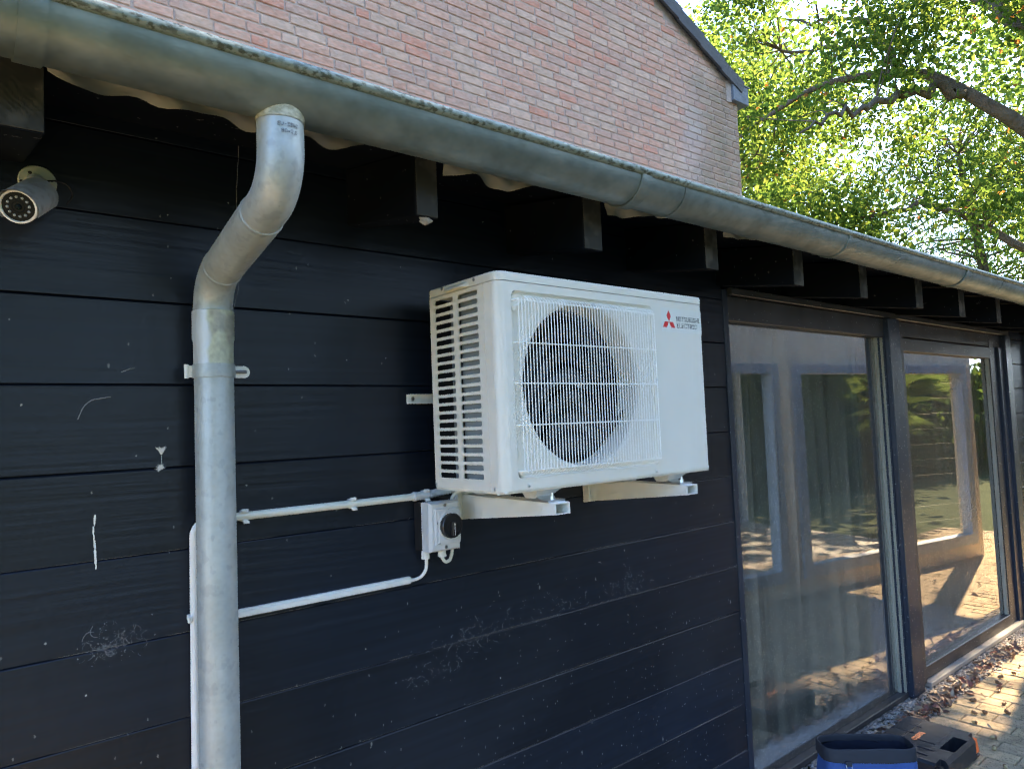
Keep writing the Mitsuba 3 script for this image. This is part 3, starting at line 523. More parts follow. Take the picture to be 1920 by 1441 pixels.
# recess: sloped rim, back plate with circular opening
rim_o, rim_i = rec, rrect(0.0485, 1.399, 0.5565, 1.837, 0.010)
def loft(p0, y0, p1, y1, n=120):
    A = np.array([p0.exterior.interpolate(s, normalized=True).coords[0] for s in np.linspace(0, 1, n, endpoint=False)])
    B = np.array([p1.exterior.interpolate(s, normalized=True).coords[0] for s in np.linspace(0, 1, n, endpoint=False)])
    V = np.vstack([np.stack([A[:, 0], np.full(n, y0), A[:, 1]], 1), np.stack([B[:, 0], np.full(n, y1), B[:, 1]], 1)])
    f = []
    for i in range(n): j = (i + 1) % n; f += [(i, j, n + j), (i, n + j, n + i)]
    return trimesh.Trimesh(V, f, process=False)
circ = Point(fcx, fcz).buffer(fR, quad_segs=24)
plate = plate_xz(rim_i.difference(circ) if rim_i.contains(circ) else rim_i.difference(circ), yf + 0.009, yf + 0.0105)
scene[AC + '__grille_recess'] = mikit.ply(cat(loft(rim_o, yf - 0.0002, rim_i, yf + 0.0092), plate), 'mat_casing', 20)
# bell mouth
bm = []
for t in np.linspace(0, math.pi / 2, 7): bm.append((fR - 0.012 * math.sin(t) + 0.0, 0.009 + 0.012 * (1 - math.cos(t))))
prof = [(r, -y) for r, y in bm] + [(fR - 0.013, -0.080), (fR - 0.011, -0.086)]
bmm = lathe(prof, 72, 'z'); v = np.array(bmm.vertices); bmm.vertices = np.stack([v[:, 0] + fcx, yf - v[:, 2], v[:, 1] + fcz], 1)
scene[AC + '__bell_mouth'] = mikit.ply(bmm, 'mat_casing', True)
# fan
FN = AC + '__fan'
def fblade(k):
    a0 = k * 2 * math.pi / 3 + 0.5
    def fn(u, v):
        r = 0.045 + (fR - 0.030 - 0.045) * u; span = (0.95 + 0.45 * u); a = a0 + (v - 0.5) * span + 0.55 * u ** 2
        y = yf + 0.075 - (v - 0.5) * 0.075 * (1 - 0.25 * u) - 0.01 * u
        return fcx + r * np.cos(a), y, fcz + r * np.sin(a)
    m = sheet(fn, 16, 14); m2 = m.copy(); m2.apply_translation([0, 0.003, 0]); m2.invert(); return cat(m, m2)
for k in range(3): scene[FN + '__blade' + (f'_{k:03d}' if k else '')] = mikit.ply(fblade(k), 'mat_fan', True)
hub = lathe([(0, 0.034), (0.036, 0.030), (0.046, 0.018), (0.048, -0.04), (0, -0.04)], 36, 'y', (fcx, yf + 0.075, fcz))
scene[FN + '__hub'] = mikit.ply(hub, 'mat_fan', 40)
scene[FN + '__nut'] = mikit.ply(lathe([(0, 0.042), (0.008, 0.042), (0.009, 0.03), (0, 0.03)], 6, 'y', (fcx, yf + 0.075, fcz)), 'mat_bright_metal')
# inside
scene[AC + '__coil'] = mikit.ply(rbox(0.016, 0.034, -0.318, -0.212, zb + 0.02, zl - 0.008, 0.002), 'mat_fin')
scene[AC + '__shaded_rear_coil'] = mikit.ply(rbox(0.02, 0.565, yr + 0.001, yr + 0.024, zb + 0.008, zl - 0.002, 0.002), 'mat_dark')  # shade behind the fan put into this coil's dark colour
scene[AC + '__motor_bracket'] = mikit.ply(cat(rbox(0.255, 0.285, -0.20, -0.18, zb + 0.01, zl - 0.005, 0.002), rbox(0.305, 0.335, -0.20, -0.18, zb + 0.01, zl - 0.005, 0.002)), 'mat_steel_dark')
scene[AC + '__bulkhead'] = mikit.ply(cat(rbox(0.566, 0.571, yf + 0.012, yr - 0.001, zb + 0.01, zl - 0.004, 0.001)), 'mat_dark')
scene[AC + '__tube_sheet'] = mikit.ply(rbox(0.05, 0.06, -0.150, -0.118, zb + 0.02, zl - 0.02, 0.002), 'mat_fin')
scene[AC + '__inner_strut'] = mikit.ply(rbox(0.014, 0.020, -0.2030, -0.1830, zb + 0.02, zl - 0.030, 0.001), 'mat_casing')
# louvred left side
side = sbox(-0.3335, zb + 0.006, yr - 0.001, zl - 0.001)
holes = []
for i in range(22):
    z = 1.399 + i * 0.02133
    for a, b in ((-0.2035, -0.1195), (-0.3078, -0.2230)): holes.append(rrect(a, z - 0.0067, b, z + 0.0067, 0.0048))
from shapely import union_all
sp = side.difference(union_all(holes))
m = trimesh.creation.extrude_polygon(sp, 0.0016, engine='earcut'); v = np.array(m.vertices); m.vertices = np.stack([v[:, 2] + 0.0005, v[:, 0], v[:, 1]], 1); m.invert()
scene[AC + '__louvred_side'] = mikit.ply(m, 'mat_casing')
ring = []
for h in holes:
    c = np.array(h.exterior.coords)[:-1]; n = len(c)
    V = np.vstack([np.stack([np.full(n, 0.0004), c[:, 0], c[:, 1]], 1), np.stack([np.full(n, 0.0035), c[:, 0], c[:, 1]], 1)]); f = []
    for i in range(n): j = (i + 1) % n; f += [(i, n + j, j), (i, n + i, n + j)]
    ring.append(trimesh.Trimesh(V, f, process=False))
scene[AC + '__slot_rims'] = mikit.ply(cat(*ring), 'mat_casing', 40)
# lid
lo = [(x, y) for x, y in plan(-0.0018)]; lo[0] = (-0.0018, yr - 0.0); lo[-1] = (W + 0.0018, yr - 0.0)
lp = Polygon(lo).buffer(0)
steps = [(0.0, zl), (0.0, zt - 0.008), (-0.0012, zt - 0.004), (-0.004, zt - 0.0012), (-0.009, zt)]
lid = []
polys = [lp.buffer(s, quad_segs=8) if s else lp for s, _ in steps]
N = 240
rings = []
for p, (s, z) in zip(polys, steps):
    ref = p.exterior; st = ref.project(Point(W / 2, yr + 0.05))
    c = np.array([ref.interpolate((st + q * ref.length) % ref.length).coords[0] for q in np.linspace(0, 1, N, endpoint=False)])
    rings.append(np.column_stack([c, np.full(N, z)]))
V = np.vstack(rings + [[[W / 2, (yf + yr) / 2, zt]]]); f = []
for a in range(len(rings) - 1):
    for i in range(N): j = (i + 1) % N; f += [(a * N + i, a * N + j, (a + 1) * N + j), (a * N + i, (a + 1) * N + j, (a + 1) * N + i)]
for i in range(N): f.append(((len(rings) - 1) * N + i, (len(rings) - 1) * N + (i + 1) % N, len(V) - 1))
L_ = trimesh.Trimesh(V, f, process=False); trimesh.repair.fix_normals(L_)
scene[AC + '__lid'] = mikit.ply(L_, 'mat_casing', 30)
# handle lip on the left of the lid
hp = sheet(lambda u, v: (-0.0025 - 0.016 * np.sin(v * 1.45) * np.clip(np.minimum(u, 1 - u) * 6, 0, 1), -0.279 + 0.106 * u, 1.8795 - 0.0135 * v), 24, 8)
h2 = hp.copy(); h2.apply_translation([0.0015, 0, 0.0004]); h2.invert()
scene[AC + '__handle_lip'] = mikit.ply(cat(hp, h2), 'mat_casing', True)
def screw(c, axis):
    m = lathe([(0, 0.0022), (0.0022, 0.0021), (0.0042, 0.0012), (0.0046, 0), (0, 0)], 14, 'z')
    v = np.array(m.vertices)
    m.vertices = (np.stack([v[:, 0] + c[0], c[1] - v[:, 2], v[:, 1] + c[2]], 1) if axis == 'y' else np.stack([c[0] - v[:, 2], v[:, 1] + c[1], v[:, 0] + c[2]], 1))
    return m
for c, ax in (((0.075, yf, 1.375), 'y'), ((0.547, yf, 1.375), 'y'), ((0.0005, -0.102, 1.373), 'x'), ((0.0005, -0.350, 1.372), 'x'), ((-0.0018, -0.160, 1.880), 'x'), ((-0.0018, -0.299, 1.879), 'x'), ((0.0575, yf + 0.004, 1.4055), 'y')):
    add(AC + '__screw', screw(c, ax), 'mat_steel_dark' if c[2] > 1.8 else 'mat_bright_metal', True)
scene[AC + '__base_pan'] = mikit.ply(rbox(0.004, W - 0.003, yf + 0.004, yr + 0.001, zb, zb + 0.0065, 0.001), 'mat_casing')
scene[AC + '__rear_guard'] = mikit.ply(cat(rbox(0.57, W - 0.002, yr - 0.002, yr, zb + 0.01, zl - 0.002, 0.0005)), 'mat_casing')
scene[AC + '__pressed_mark'] = mikit.ply(cat(rbox(0.775, 0.792, yf - 0.0008, yf + 0.001, 1.3685, 1.3745, 0.0003)), 'mat_sticker')
scene[AC + '__corner_tab'] = mikit.ply(hull([(0.050, yf - 0.004, 1.803), (0.074, yf - 0.004, 1.817), (0.050, yf - 0.004, 1.793), (0.068, yf - 0.004, 1.807), (0.050, yf + 0.009, 1.803), (0.074, yf + 0.009, 1.817), (0.050, yf + 0.009, 1.793), (0.068, yf + 0.009, 1.807)]), 'mat_casing')
scene[AC + '__corner_tab_001'] = mikit.ply(rbox(0.052, 0.065, yf - 0.002, yf + 0.009, 1.402, 1.412, 0.001), 'mat_casing')
# wire grille
GR = AC + '__wire_grille'
yw = yf - 0.013
zT, zB_ = 1.818, 1.411
NW = 49
for i in range(NW):
    x = 0.054 + i * (0.5545 - 0.054) / (NW - 1)
    if i < 3: P = [(x, yw, zB_ - 0.004), (x, yw, zT + 0.004)]
    else:
        P = [(x, yf + 0.008, 1.398), (x, yf + 0.002, 1.400), (x, yw + 0.005, zB_ - 0.004), (x, yw + 0.001, zB_), (x, yw, zB_ + 0.005), (x, yw, zT - 0.006), (x, yw + 0.001, zT), (x, yw + 0.004, zT + 0.006), (x, yf + 0.002, zT + 0.014), (x, yf + 0.009, zT + 0.0155)]
    scene[GR + '__wire' + (f'_{i:03d}' if i else '')] = mikit.ply(tube(P, 0.00142, 6), 'mat_wire', True)
for i, z in enumerate((zT, 1.716, 1.6185, 1.519, zB_)):
    scene[GR + '__crossbar' + (f'_{i:03d}' if i else '')] = mikit.ply(tube([(0.0455, yf + 0.008, z), (0.0460, yw + 0.004, z), (0.049, yw + 0.0032, z), (0.5565, yw + 0.0032, z), (0.5600, yw + 0.004, z), (0.5605, yf + 0.008, z)], 0.0021, 6), 'mat_wire', True)
# emblem and lettering on a clear label
scene[AC + '__label'] = mikit.ply(rbox(0.603, 0.793, yf - 0.0004, yf + 0.0003, 1.772, 1.843, 0.0001), 'mat_sticker')
s_ = 0.0192; ex, ez = 0.637, 1.8030
def rh(pts): return plate_xz(Polygon([(ex + a * s_, ez + b * s_) for a, b in pts]), yf - 0.0009, yf - 0.0002)
EM = AC + '__emblem'
g_ = 0.03
scene[EM + '__diamond'] = mikit.ply(rh([(0, g_), (0.5, 0.866), (0, 1.70), (-0.5, 0.866)]), 'mat_red')
scene[EM + '__diamond_001'] = mikit.ply(rh([(-g_ * 2, -g_), (-1.0 + g_, -g_), (-1.5, -0.90), (-0.5 - g_, -0.90)]), 'mat_red')
scene[EM + '__diamond_002'] = mikit.ply(rh([(g_ * 2, -g_), (1.0 - g_, -g_), (1.5, -0.90), (0.5 + g_, -0.90)]), 'mat_red')
scene[AC + '__lettering'] = mikit.ply(text_xz('MITSUBISHI', 0.0142, 0.6725, 1.8062, yf - 0.0004, 0.112), 'mat_ink')
scene[AC + '__lettering_001'] = mikit.ply(text_xz('ELECTRIC', 0.0142, 0.6735, 1.7865, yf - 0.0004, 0.096), 'mat_ink')

# ================================================================ WALL BRACKET
WB = 'wall_bracket'
tag(WB, 'white steel wall bracket with two hollow arms carrying the air conditioner', 'bracket')
def arm(xa, xb):
    ye = -0.3965; t = 0.0025
    out = [(-0.001, 1.262), (-0.05, 1.2635), (ye, 1.2985), (ye, 1.3265), (-0.001, 1.330)]
    o = trimesh.creation.extrude_polygon(Polygon(out), xb - xa, engine='earcut'); v = np.array(o.vertices); o.vertices = np.stack([v[:, 2] + xa, v[:, 0], v[:, 1]], 1)
    inn_ = [(-0.02, 1.270), (ye - 0.01, 1.2985 + t), (ye - 0.01, 1.3265 - t), (-0.02, 1.327)]
    i = trimesh.creation.extrude_polygon(Polygon(inn_), xb - xa - 2 * t, engine='earcut'); v = np.array(i.vertices); i.vertices = np.stack([v[:, 2] + xa + t, v[:, 0], v[:, 1]], 1)
    for q in (o, i): trimesh.repair.fix_normals(q)
    return from_m3(to_m3(o) - to_m3(i))
for xa, xb in ((0.1465, 0.1955), (0.665, 0.7145)):
    add(WB + '__arm', arm(xa, xb), 'mat_bracket', 20)
    add(WB + '__wall_plate', cat(rbox(xa - 0.030, xb + 0.012, -0.0045, -0.0005, 1.258, 1.36, 0.001), rbox(xa - 0.031, xa - 0.028, -0.028, -0.0045, 1.262, 1.355, 0.001)), 'mat_bracket')
    add(WB + '__upright', rbox(xa, xb, -0.034, -0.0045, 1.3305, 1.63, 0.002), 'mat_bracket')
    for yb_ in (-0.345, -0.13):
        xm = (xa + xb) / 2
        clip = cat(hull([(xm - 0.028, yb_ - 0.03, 1.3272), (xm + 0.03, yb_ - 0.03, 1.3272), (xm - 0.028, yb_ + 0.03, 1.3272), (xm + 0.03, yb_ + 0.03, 1.3272), (xm - 0.028, yb_ - 0.03, 1.3325), (xm + 0.03, yb_ - 0.03, 1.3325), (xm - 0.028, yb_ + 0.03, 1.3325), (xm + 0.03, yb_ + 0.03, 1.3325)]),
                   hull([(xm - 0.024, yb_ + 0.002, 1.333), (xm + 0.020, yb_ + 0.002, 1.333), (xm - 0.024, yb_ + 0.03, 1.345), (xm + 0.02, yb_ + 0.03, 1.345), (xm - 0.024, yb_ + 0.03, 1.333), (xm + 0.02, yb_ + 0.03, 1.333)]))
        add(WB + '__clamp_plate', clip, 'mat_bright_metal')
        add(WB + '__bolt', cat(lathe([(0, 0.0165), (0.0032, 0.0165), (0.0035, 0.008), (0.0065, 0.008), (0.0068, 0), (0, 0)], 6, 'z', (xm + 0.002, yb_ - 0.014, 1.3325))), 'mat_bright_metal')
        add(WB + '__rubber_foot', hull([(xm - 0.035, yb_ + 0.0, 1.3595), (xm + 0.055, yb_ + 0.0, 1.3595), (xm - 0.035, yb_ + 0.07, 1.3595), (xm + 0.055, yb_ + 0.07, 1.3595), (xm - 0.024, yb_ + 0.022, 1.334), (xm + 0.022, yb_ + 0.022, 1.334), (xm - 0.024, yb_ + 0.06, 1.334), (xm + 0.022, yb_ + 0.06, 1.334)]), 'mat_box')
scene[WB + '__rail'] = mikit.ply(cat(rbox(-0.0235, 0.83, -0.0035, -0.0008, 1.5895, 1.6155, 0.001), rbox(-0.0215, 0.83, -0.0155, -0.0035, 1.5895, 1.592, 0.0008), rbox(-0.019, 0.83, -0.0155, -0.0035, 1.613, 1.6155, 0.0008)), 'mat_bracket')
scene[WB + '__rail_screw'] = mikit.ply(lathe([(0, 0.004), (0.004, 0.004), (0.0058, 0.001), (0.0058, 0), (0, 0)], 10, 'y', (-0.005, -0.0035, 1.6025)), 'mat_steel_dark')

# ================================================================ ISOLATOR SWITCH
SW = 'isolator_switch'
tag(SW, 'grey isolator switch box with round black rotary knob below the air conditioner', 'switch')
scene[SW + '__back_box'] = mikit.ply(rbox(-0.0115, 0.0855, -0.0385, -0.001, 1.195, 1.3235, 0.002), 'mat_black_plastic')
def chamf(x0, x1, z0, z1, ya, yb, c):
    return hull([(x, ya, z) for x in (x0, x1) for z in (z0, z1)] + [(x, yb + c, z) for x in (x0, x1) for z in (z0, z1)] + [(x, yb, z) for x in (x0 + c, x1 - c) for z in (z0 + c * 0.7, z1 - c * 0.7)])
scene[SW + '__cover'] = mikit.ply(cat(chamf(-0.0115, 0.0865, 1.1945, 1.3240, -0.0387, -0.0800, 0.007), chamf(0.003, 0.0815, 1.213, 1.307, -0.0795, -0.0860, 0.002), chamf(0.012, 0.0805, 1.2185, 1.301, -0.0855, -0.0880, 0.001)), 'mat_box')
kx, kz, ky = 0.0455, 1.2610, -0.0885
scene[SW + '__collar'] = mikit.ply(lathe([(0, 0.003), (0.0355, 0.003), (0.0365, 0), (0, 0)], 40, 'y', (kx, ky + 0.0005, kz)), 'mat_box', 30)
KN = SW + '__knob'
scene[KN + '__dial'] = mikit.ply(lathe([(0, 0.0095), (0.026, 0.0095), (0.027, 0.0135), (0.0305, 0.0135), (0.0325, 0.011), (0.0325, 0), (0, 0)], 48, 'y', (kx, ky - 0.0025, kz)), 'mat_black_plastic', 30)
scene[KN + '__grip'] = mikit.ply(rbox(kx - 0.0065, kx + 0.0065, ky - 0.024, ky - 0.011, kz - 0.0265, kz + 0.012, 0.002), 'mat_black_plastic')
scene[KN + '__pointer'] = mikit.ply(cat(rbox(kx - 0.0008, kx + 0.0008, ky - 0.0246, ky - 0.0238, kz - 0.024, kz + 0.004, 0.0002), lathe([(0, 0.001), (0.0018, 0.001), (0.002, 0), (0, 0)], 10, 'y', (kx, ky - 0.0238, kz + 0.006))), 'mat_box')
scene[SW + '__mark'] = mikit.ply(cat(text_xz('O', 0.006, 0.0055, 1.267, -0.0880, depth=0.0005), text_xz('I', 0.0055, kx - 0.001, 1.2995, -0.0862, depth=0.0005), text_xz('CE', 0.0035, 0.010, 1.2145, -0.0860, 0.008, depth=0.0005)), 'mat_ink')
for z in (1.3145, 1.2045): add(SW + '__screw_hole', lathe([(0, 0.0008), (0.0032, 0.0008), (0.0044, 0.0012), (0.0046, 0), (0, 0)], 16, 'y', (0.0375, -0.0797, z)), 'mat_steel_dark')
for gx in (0.004, 0.052):
    add(SW + '__cable_gland', cat(lathe([(0, 0), (0.0115, 0), (0.0115, 0.004), (0.0105, 0.012), (0.0112, 0.0125), (0.0112, 0.0225), (0, 0.0225)], 10, 'z', (gx, -0.028 if gx < 0.03 else -0.036, 1.172))), 'mat_pvc_white', 30)
SC = 'supply_cable'
add(SC, tube(spline([(0.006, -0.028, 1.176), (0.0075, -0.027, 1.160), (0.006, -0.024, 1.142), (-0.004, -0.018, 1.126), (-0.018, -0.0105, 1.119), (-0.036, -0.009, 1.1185)], 6), 0.0046, 12), 'mat_pvc_white', True, label='white cable curving from the switch box down into the lower cable trunking', cat='cable')
add('unit_cable', tube(spline([(0.052, -0.036, 1.176), (0.054, -0.036, 1.166), (0.064, -0.036, 1.156), (0.080, -0.032, 1.160), (0.092, -0.026, 1.180), (0.094, -0.024, 1.22), (0.092, -0.028, 1.29), (0.088, -0.04, 1.325), (0.094, -0.06, 1.345), (0.11, -0.09, 1.358)], 6), 0.0048, 12), 'mat_pvc', True, label='cream cable looping up behind the switch box to the air conditioner', cat='cable')

# ================================================================ CONDUITS
CO = 'upper_conduit'
tag(CO, 'cream round conduit running level from the downpipe to the air conditioner', 'conduit')
scene[CO + '__tube'] = mikit.ply(tube([(-0.5785 + 0.018, -0.015, 1.338), (-0.4, -0.015, 1.338), (-0.2, -0.015, 1.3385), (-0.015, -0.015, 1.339)], 0.0095, 16), 'mat_pvc', True)
scene[CO + '__coupling'] = mikit.ply(tube([(-0.021, -0.0155, 1.339), (-0.020, -0.0155, 1.339), (-0.014, -0.0155, 1.339), (-0.0135, -0.0155, 1.339), (0.026, -0.0155, 1.340)], [0.0096, 0.0128, 0.0128, 0.0115, 0.0115], 18), 'mat_box', 40)
hp_ = spline([(0.022, -0.0155, 1.340), (0.05, -0.018, 1.3435), (0.08, -0.026, 1.3475), (0.105, -0.04, 1.350), (0.14, -0.06, 1.353)], 24)
rr_ = 0.0098 + 0.0014 * np.sign(np.sin(np.arange(len(hp_)) * math.pi / 2 + 0.7))
scene[CO + '__flexible_hose'] = mikit.ply(tube(hp_, rr_, 14), 'mat_box', 30)
def clip_mesh(x, z, vertical=False, y=-0.015):
    w = 0.006
    a = cat(rbox(x - w, x + w, -0.028, -0.001, z + 0.0085, z + 0.0125, 0.001), rbox(x - w, x + w, -0.028, -0.001, z - 0.0125, z - 0.0085, 0.001), rbox(x - w - 0.003, x + w, -0.030, -0.021, z + 0.0105, z + 0.0165, 0.0012), rbox(x - w + 0.001, x + w + 0.002, -0.029, -0.022, z - 0.0165, z - 0.0110, 0.0012), rbox(x - w, x + w, -0.005, -0.001, z - 0.0125, z + 0.0125, 0.001))
    if vertical:
        v = np.array(a.vertices); a.vertices = np.stack([(v[:, 2] - z) + x, v[:, 1], -(v[:, 0] - x) + z], 1)
    return a
for x, z in ((-0.470, 1.338), (-0.200, 1.3387), (0.018, 1.340)): add(CO + '__clip', clip_mesh(x, z), 'mat_pvc_white')
VC = 'vertical_conduit'
tag(VC, 'white round conduit bending downwards behind the left side of the downpipe', 'conduit')
scene[VC + '__tube'] = mikit.ply(tube(np.vstack([[(-0.545, -0.015, 1.338)], arc([-0.545, -0.015, 1.304], math.pi / 2, math.pi, 0.034, [1, 0, 0], [0, 0, 1], 10), [(-0.5795, -0.015, 1.2), (-0.582, -0.015, 0.6), (-0.584, -0.015, 0.0)]]), 0.0095, 16), 'mat_pvc_white', True)
scene[VC + '__clip'] = mikit.ply(clip_mesh(-0.580, 1.132, True), 'mat_pvc_white')
MT = 'mini_trunking'
tag(MT, 'white square cable trunking running level below the switch box', 'cable trunking')
scene[MT + '__channel'] = mikit.ply(rbox(-0.556, -0.0335, -0.0125, -0.0008, 1.1105, 1.1285, 0.0006), 'mat_pvc_white')
scene[MT + '__lid'] = mikit.ply(rbox(-0.556, -0.034, -0.0150, -0.0122, 1.1120, 1.1248, 0.0012), 'mat_pvc_white')

# ================================================================ SECURITY CAMERA
SE = 'security_camera'
tag(SE, 'small silver bullet security camera on a round base under the eave', 'security camera')
pc = np.array([-0.862, 0.0, 2.046])
scene[SE + '__base_plate'] = mikit.ply(lathe([(0, 0.004), (0.031, 0.004), (0.0335, 0.001), (0.0335, 0), (0, 0)], 40, 'y', pc), 'mat_plate', 30)
scene[SE + '__dome'] = mikit.ply(lathe([(0.0, 0.026), (0.010, 0.0245), (0.016, 0.019), (0.0185, 0.010), (0.0185, 0.004), (0, 0.004)], 30, 'y', pc + [-0.004, 0, -0.006]), 'mat_alu', 40)
for q in ((-0.013, 0.016), (-0.027, -0.004), (0.018, -0.022)): add(SE + '__mount_hole', lathe([(0, 0.0006), (0.0032, 0.0006), (0.0034, 0), (0, 0)], 12, 'y', pc + [q[0], -0.004, q[1]]), 'mat_dark')
fr_ = np.array([-0.9065, -0.150, 1.9475]); bk = np.array([-0.862, -0.052, 2.007])
ax_ = (fr_ - bk) / np.linalg.norm(fr_ - bk); LN = np.linalg.norm(fr_ - bk)
def along(prof, n=40):
    """lathe about the camera axis: profile (radius, distance from the rear)"""
    m = trimesh.creation.revolve(np.array(prof, float), sections=n)
    z = ax_; x = np.cross([0, 0, 1], z); x /= np.linalg.norm(x); y = np.cross(z, x)
    M = np.eye(4); M[:3, 0], M[:3, 1], M[:3, 2], M[:3, 3] = x, y, z, bk; m.apply_transform(M); return m, M
B = 0.0315
scene[SE + '__body'] = mikit.ply(along([(0, 0), (B - 0.010, 0), (B - 0.003, 0.004), (B - 0.001, 0.010), (B - 0.001, LN - 0.006), (0, LN - 0.006)])[0], 'mat_alu', 30)
# sun shield: three quarter sleeve with forward lip
_, M = along([(0.01, 0), (0.01, 0.01)])
def shield(r):
    def fn(u, v):
        a = math.radians(-35) + math.radians(250) * u; d = 0.012 + (LN + 0.012 * np.sin(np.clip(u, 0, 1) * math.pi) - 0.012) * v
        P = np.stack([r * np.cos(a), r * np.sin(a), d, np.ones_like(a)], -1) @ M.T
        return P[..., 0], P[..., 1], P[..., 2]
    return sheet(fn, 40, 6)
so, si_ = shield(B + 0.0025), shield(B + 0.0010); si_.invert()
scene[SE + '__sun_shield'] = mikit.ply(cat(so, si_), 'mat_alu', True)
scene[SE + '__front_ring'] = mikit.ply(along([(B - 0.0055, LN - 0.006), (B - 0.0015, LN - 0.006), (B - 0.0015, LN), (B - 0.0045, LN + 0.0005), (B - 0.0055, LN - 0.004)])[0], 'mat_ring', 30)
scene[SE + '__face'] = mikit.ply(along([(0, LN - 0.003), (B - 0.0054, LN - 0.003), (B - 0.0054, LN - 0.005), (0, LN - 0.005)])[0], 'mat_lens', 30)
scene[SE + '__lens'] = mikit.ply(along([(0, LN + 0.0015), (0.003, LN + 0.001), (0.0048, LN - 0.0005), (0.0055, LN - 0.003), (0.0095, LN - 0.003), (0.0100, LN - 0.0022), (0.0105, LN - 0.003), (0, LN - 0.0035)])[0], 'mat_lens', 40)
for k in range(12):
    a = k * math.pi / 6; c = M @ np.array([0.0175 * math.cos(a), 0.0175 * math.sin(a), LN - 0.0026, 1])
    s = trimesh.creation.icosphere(subdivisions=1, radius=0.0026); s.apply_translation(c[:3]); add(SE + '__led', s, 'mat_led', True)
scene[SE + '__arm'] = mikit.ply(tube([pc + [-0.004, -0.022, -0.008], pc + [-0.002, -0.040, -0.022], bk + ax_ * 0.004], [0.009, 0.0085, 0.0085], 14), 'mat_alu', True)
scene[SE + '__cable'] = mikit.ply(tube(spline([bk + [0.006, 0.0, 0.004], bk + [0.014, 0.006, 0.016], bk + [0.022, 0.020, 0.018], bk + [0.024, 0.034, 0.002], bk + [0.016, 0.05, 0.012]], 8), 0.0024, 8), 'mat_steel_dark', True)
scene[SE + '__cable_001'] = mikit.ply(tube(spline([pc + [0.010, -0.014, 0.0], pc + [0.034, -0.006, 0.006], pc + [0.052, -0.003, 0.001], pc + [0.060, -0.002, -0.018], pc + [0.050, -0.002, -0.038]], 8), 0.0016, 8), 'mat_black_plastic', True)

# ================================================================ BITS ON THE WALL
def cobweb(cx, cz, w, h, n, seed, y=-0.0015):
    r = np.random.default_rng(seed); ms = []
    for k in range(n):
        x, z = cx + r.normal(0, w), cz + r.normal(0, h); a = r.random() * 6.28; L = 0.004 + 0.022 * r.random() ** 2; cu = r.normal(0, 1.0)
        P = []
        for s in np.linspace(0, 1, 5): P.append((x + L * s * math.cos(a + cu * s), y - 0.001 * r.random(), z + L * s * math.sin(a + cu * s)))
        ms.append(tube(P, 0.00012 + 0.0003 * r.random() ** 4, 4))
    for k in range(n // 2):
        s = trimesh.creation.icosahedron(); s.apply_scale(0.0005 + 0.0011 * r.random() ** 2); s.apply_translation([cx + r.normal(0, w * 1.2), y, cz + r.normal(0, h * 1.2)]); ms.append(s)
    return cat(*ms)
for (cx, cz, w, h, n, lb) in ((0.86, 0.965, 0.05, 0.022, 60, 'dusty cobweb on the wall low to the right, under the far bracket arm'), (0.16, 0.925, 0.055, 0.02, 70, 'dusty cobweb on the wall below the near bracket arm'), (0.02, 0.865, 0.05, 0.02, 40, 'thin cobweb on the wall low down right of the downpipe'), (-0.735, 1.108, 0.022, 0.018, 80, 'dense cobweb across the board joint left of the downpipe'), (0.42, 0.955, 0.16, 0.03, 50, 'thin scattered cobweb on the lower boards below the unit')):
    add('cobweb', cobweb(cx, cz, w, h, n, int(100 + cx * 50 + cz * 9)), 'mat_cobweb', label=lb, cat='cobweb', kind='stuff')
def flake(pts, y=-0.0025, d=0.0025):
    return plate_xz(Polygon(pts).buffer(0.0006), y, y + d)
rf = np.random.default_rng(14); tuft = []
for (fx, fz, L, n_, sp_) in ((-0.639, 1.488, 0.017, 26, 0.55), (-0.641, 1.456, 0.012, 24, 1.5)):
    for k in range(n_):
        a = math.pi / 2 + rf.normal(0, sp_ * 0.55); l = L * (0.6 + 0.5 * rf.random()); P = [(fx + l * q * math.cos(a + 0.4 * q * rf.normal()), -0.002 - 0.004 * q * rf.random(), fz + l * q * math.sin(a)) for q in (0, 0.35, 0.7, 1.0)]
        tuft.append(tube(P, [0.0006, 0.0009, 0.0008, 0.0003], 5))
tuft.append(tube([(-0.639, -0.002, 1.489), (-0.6395, -0.0025, 1.474), (-0.640, -0.002, 1.459)], 0.0005, 5))
add('feather_tuft', cat(*tuft), 'mat_feather', True, label='small white feather tuft stuck to the wall left of the downpipe', cat='feather')
def splat(x, z, w, h, seed):
    r = np.random.default_rng(seed); a = np.linspace(0, 6.28, 11, endpoint=False); k = 0.6 + 0.7 * r.random(11); return plate_xz(Polygon(np.column_stack([x + w * k * np.cos(a), z + h * k * np.sin(a)])).buffer(0), -0.0016, 0.002)
rd = np.random.default_rng(12); zs_d = np.sort(rd.uniform(1.272, 1.374, 15))
add('dropping_streak', cat(*[splat(-0.7665 + rd.normal(0, 0.0007) + 0.0015 * math.sin(z * 60), z, 0.0009 + 0.0012 * rd.random(), 0.004 + 0.006 * rd.random(), int(z * 1e5)) for z in zs_d], splat(-0.7645, 1.276, 0.0026, 0.006, 3), splat(-0.766, 1.366, 0.0014, 0.008, 5)), 'mat_feather', label='white bird dropping streak down the wall near the left edge', cat='dropping')
def strand(P, r=0.0007): return tube(spline(P, 6), r, 5)
add('spider_thread', cat(strand([(-0.795, -0.002, 1.567), (-0.785, -0.003, 1.592), (-0.770, -0.003, 1.606), (-0.748, -0.003, 1.611), (-0.735, -0.002, 1.613)]), strand([(-0.715, -0.002, 1.665), (-0.70, -0.003, 1.672), (-0.69, -0.002, 1.674)])), 'mat_cobweb', True, label='curved spider thread on the boards left of the pipe clamp', cat='spider thread')
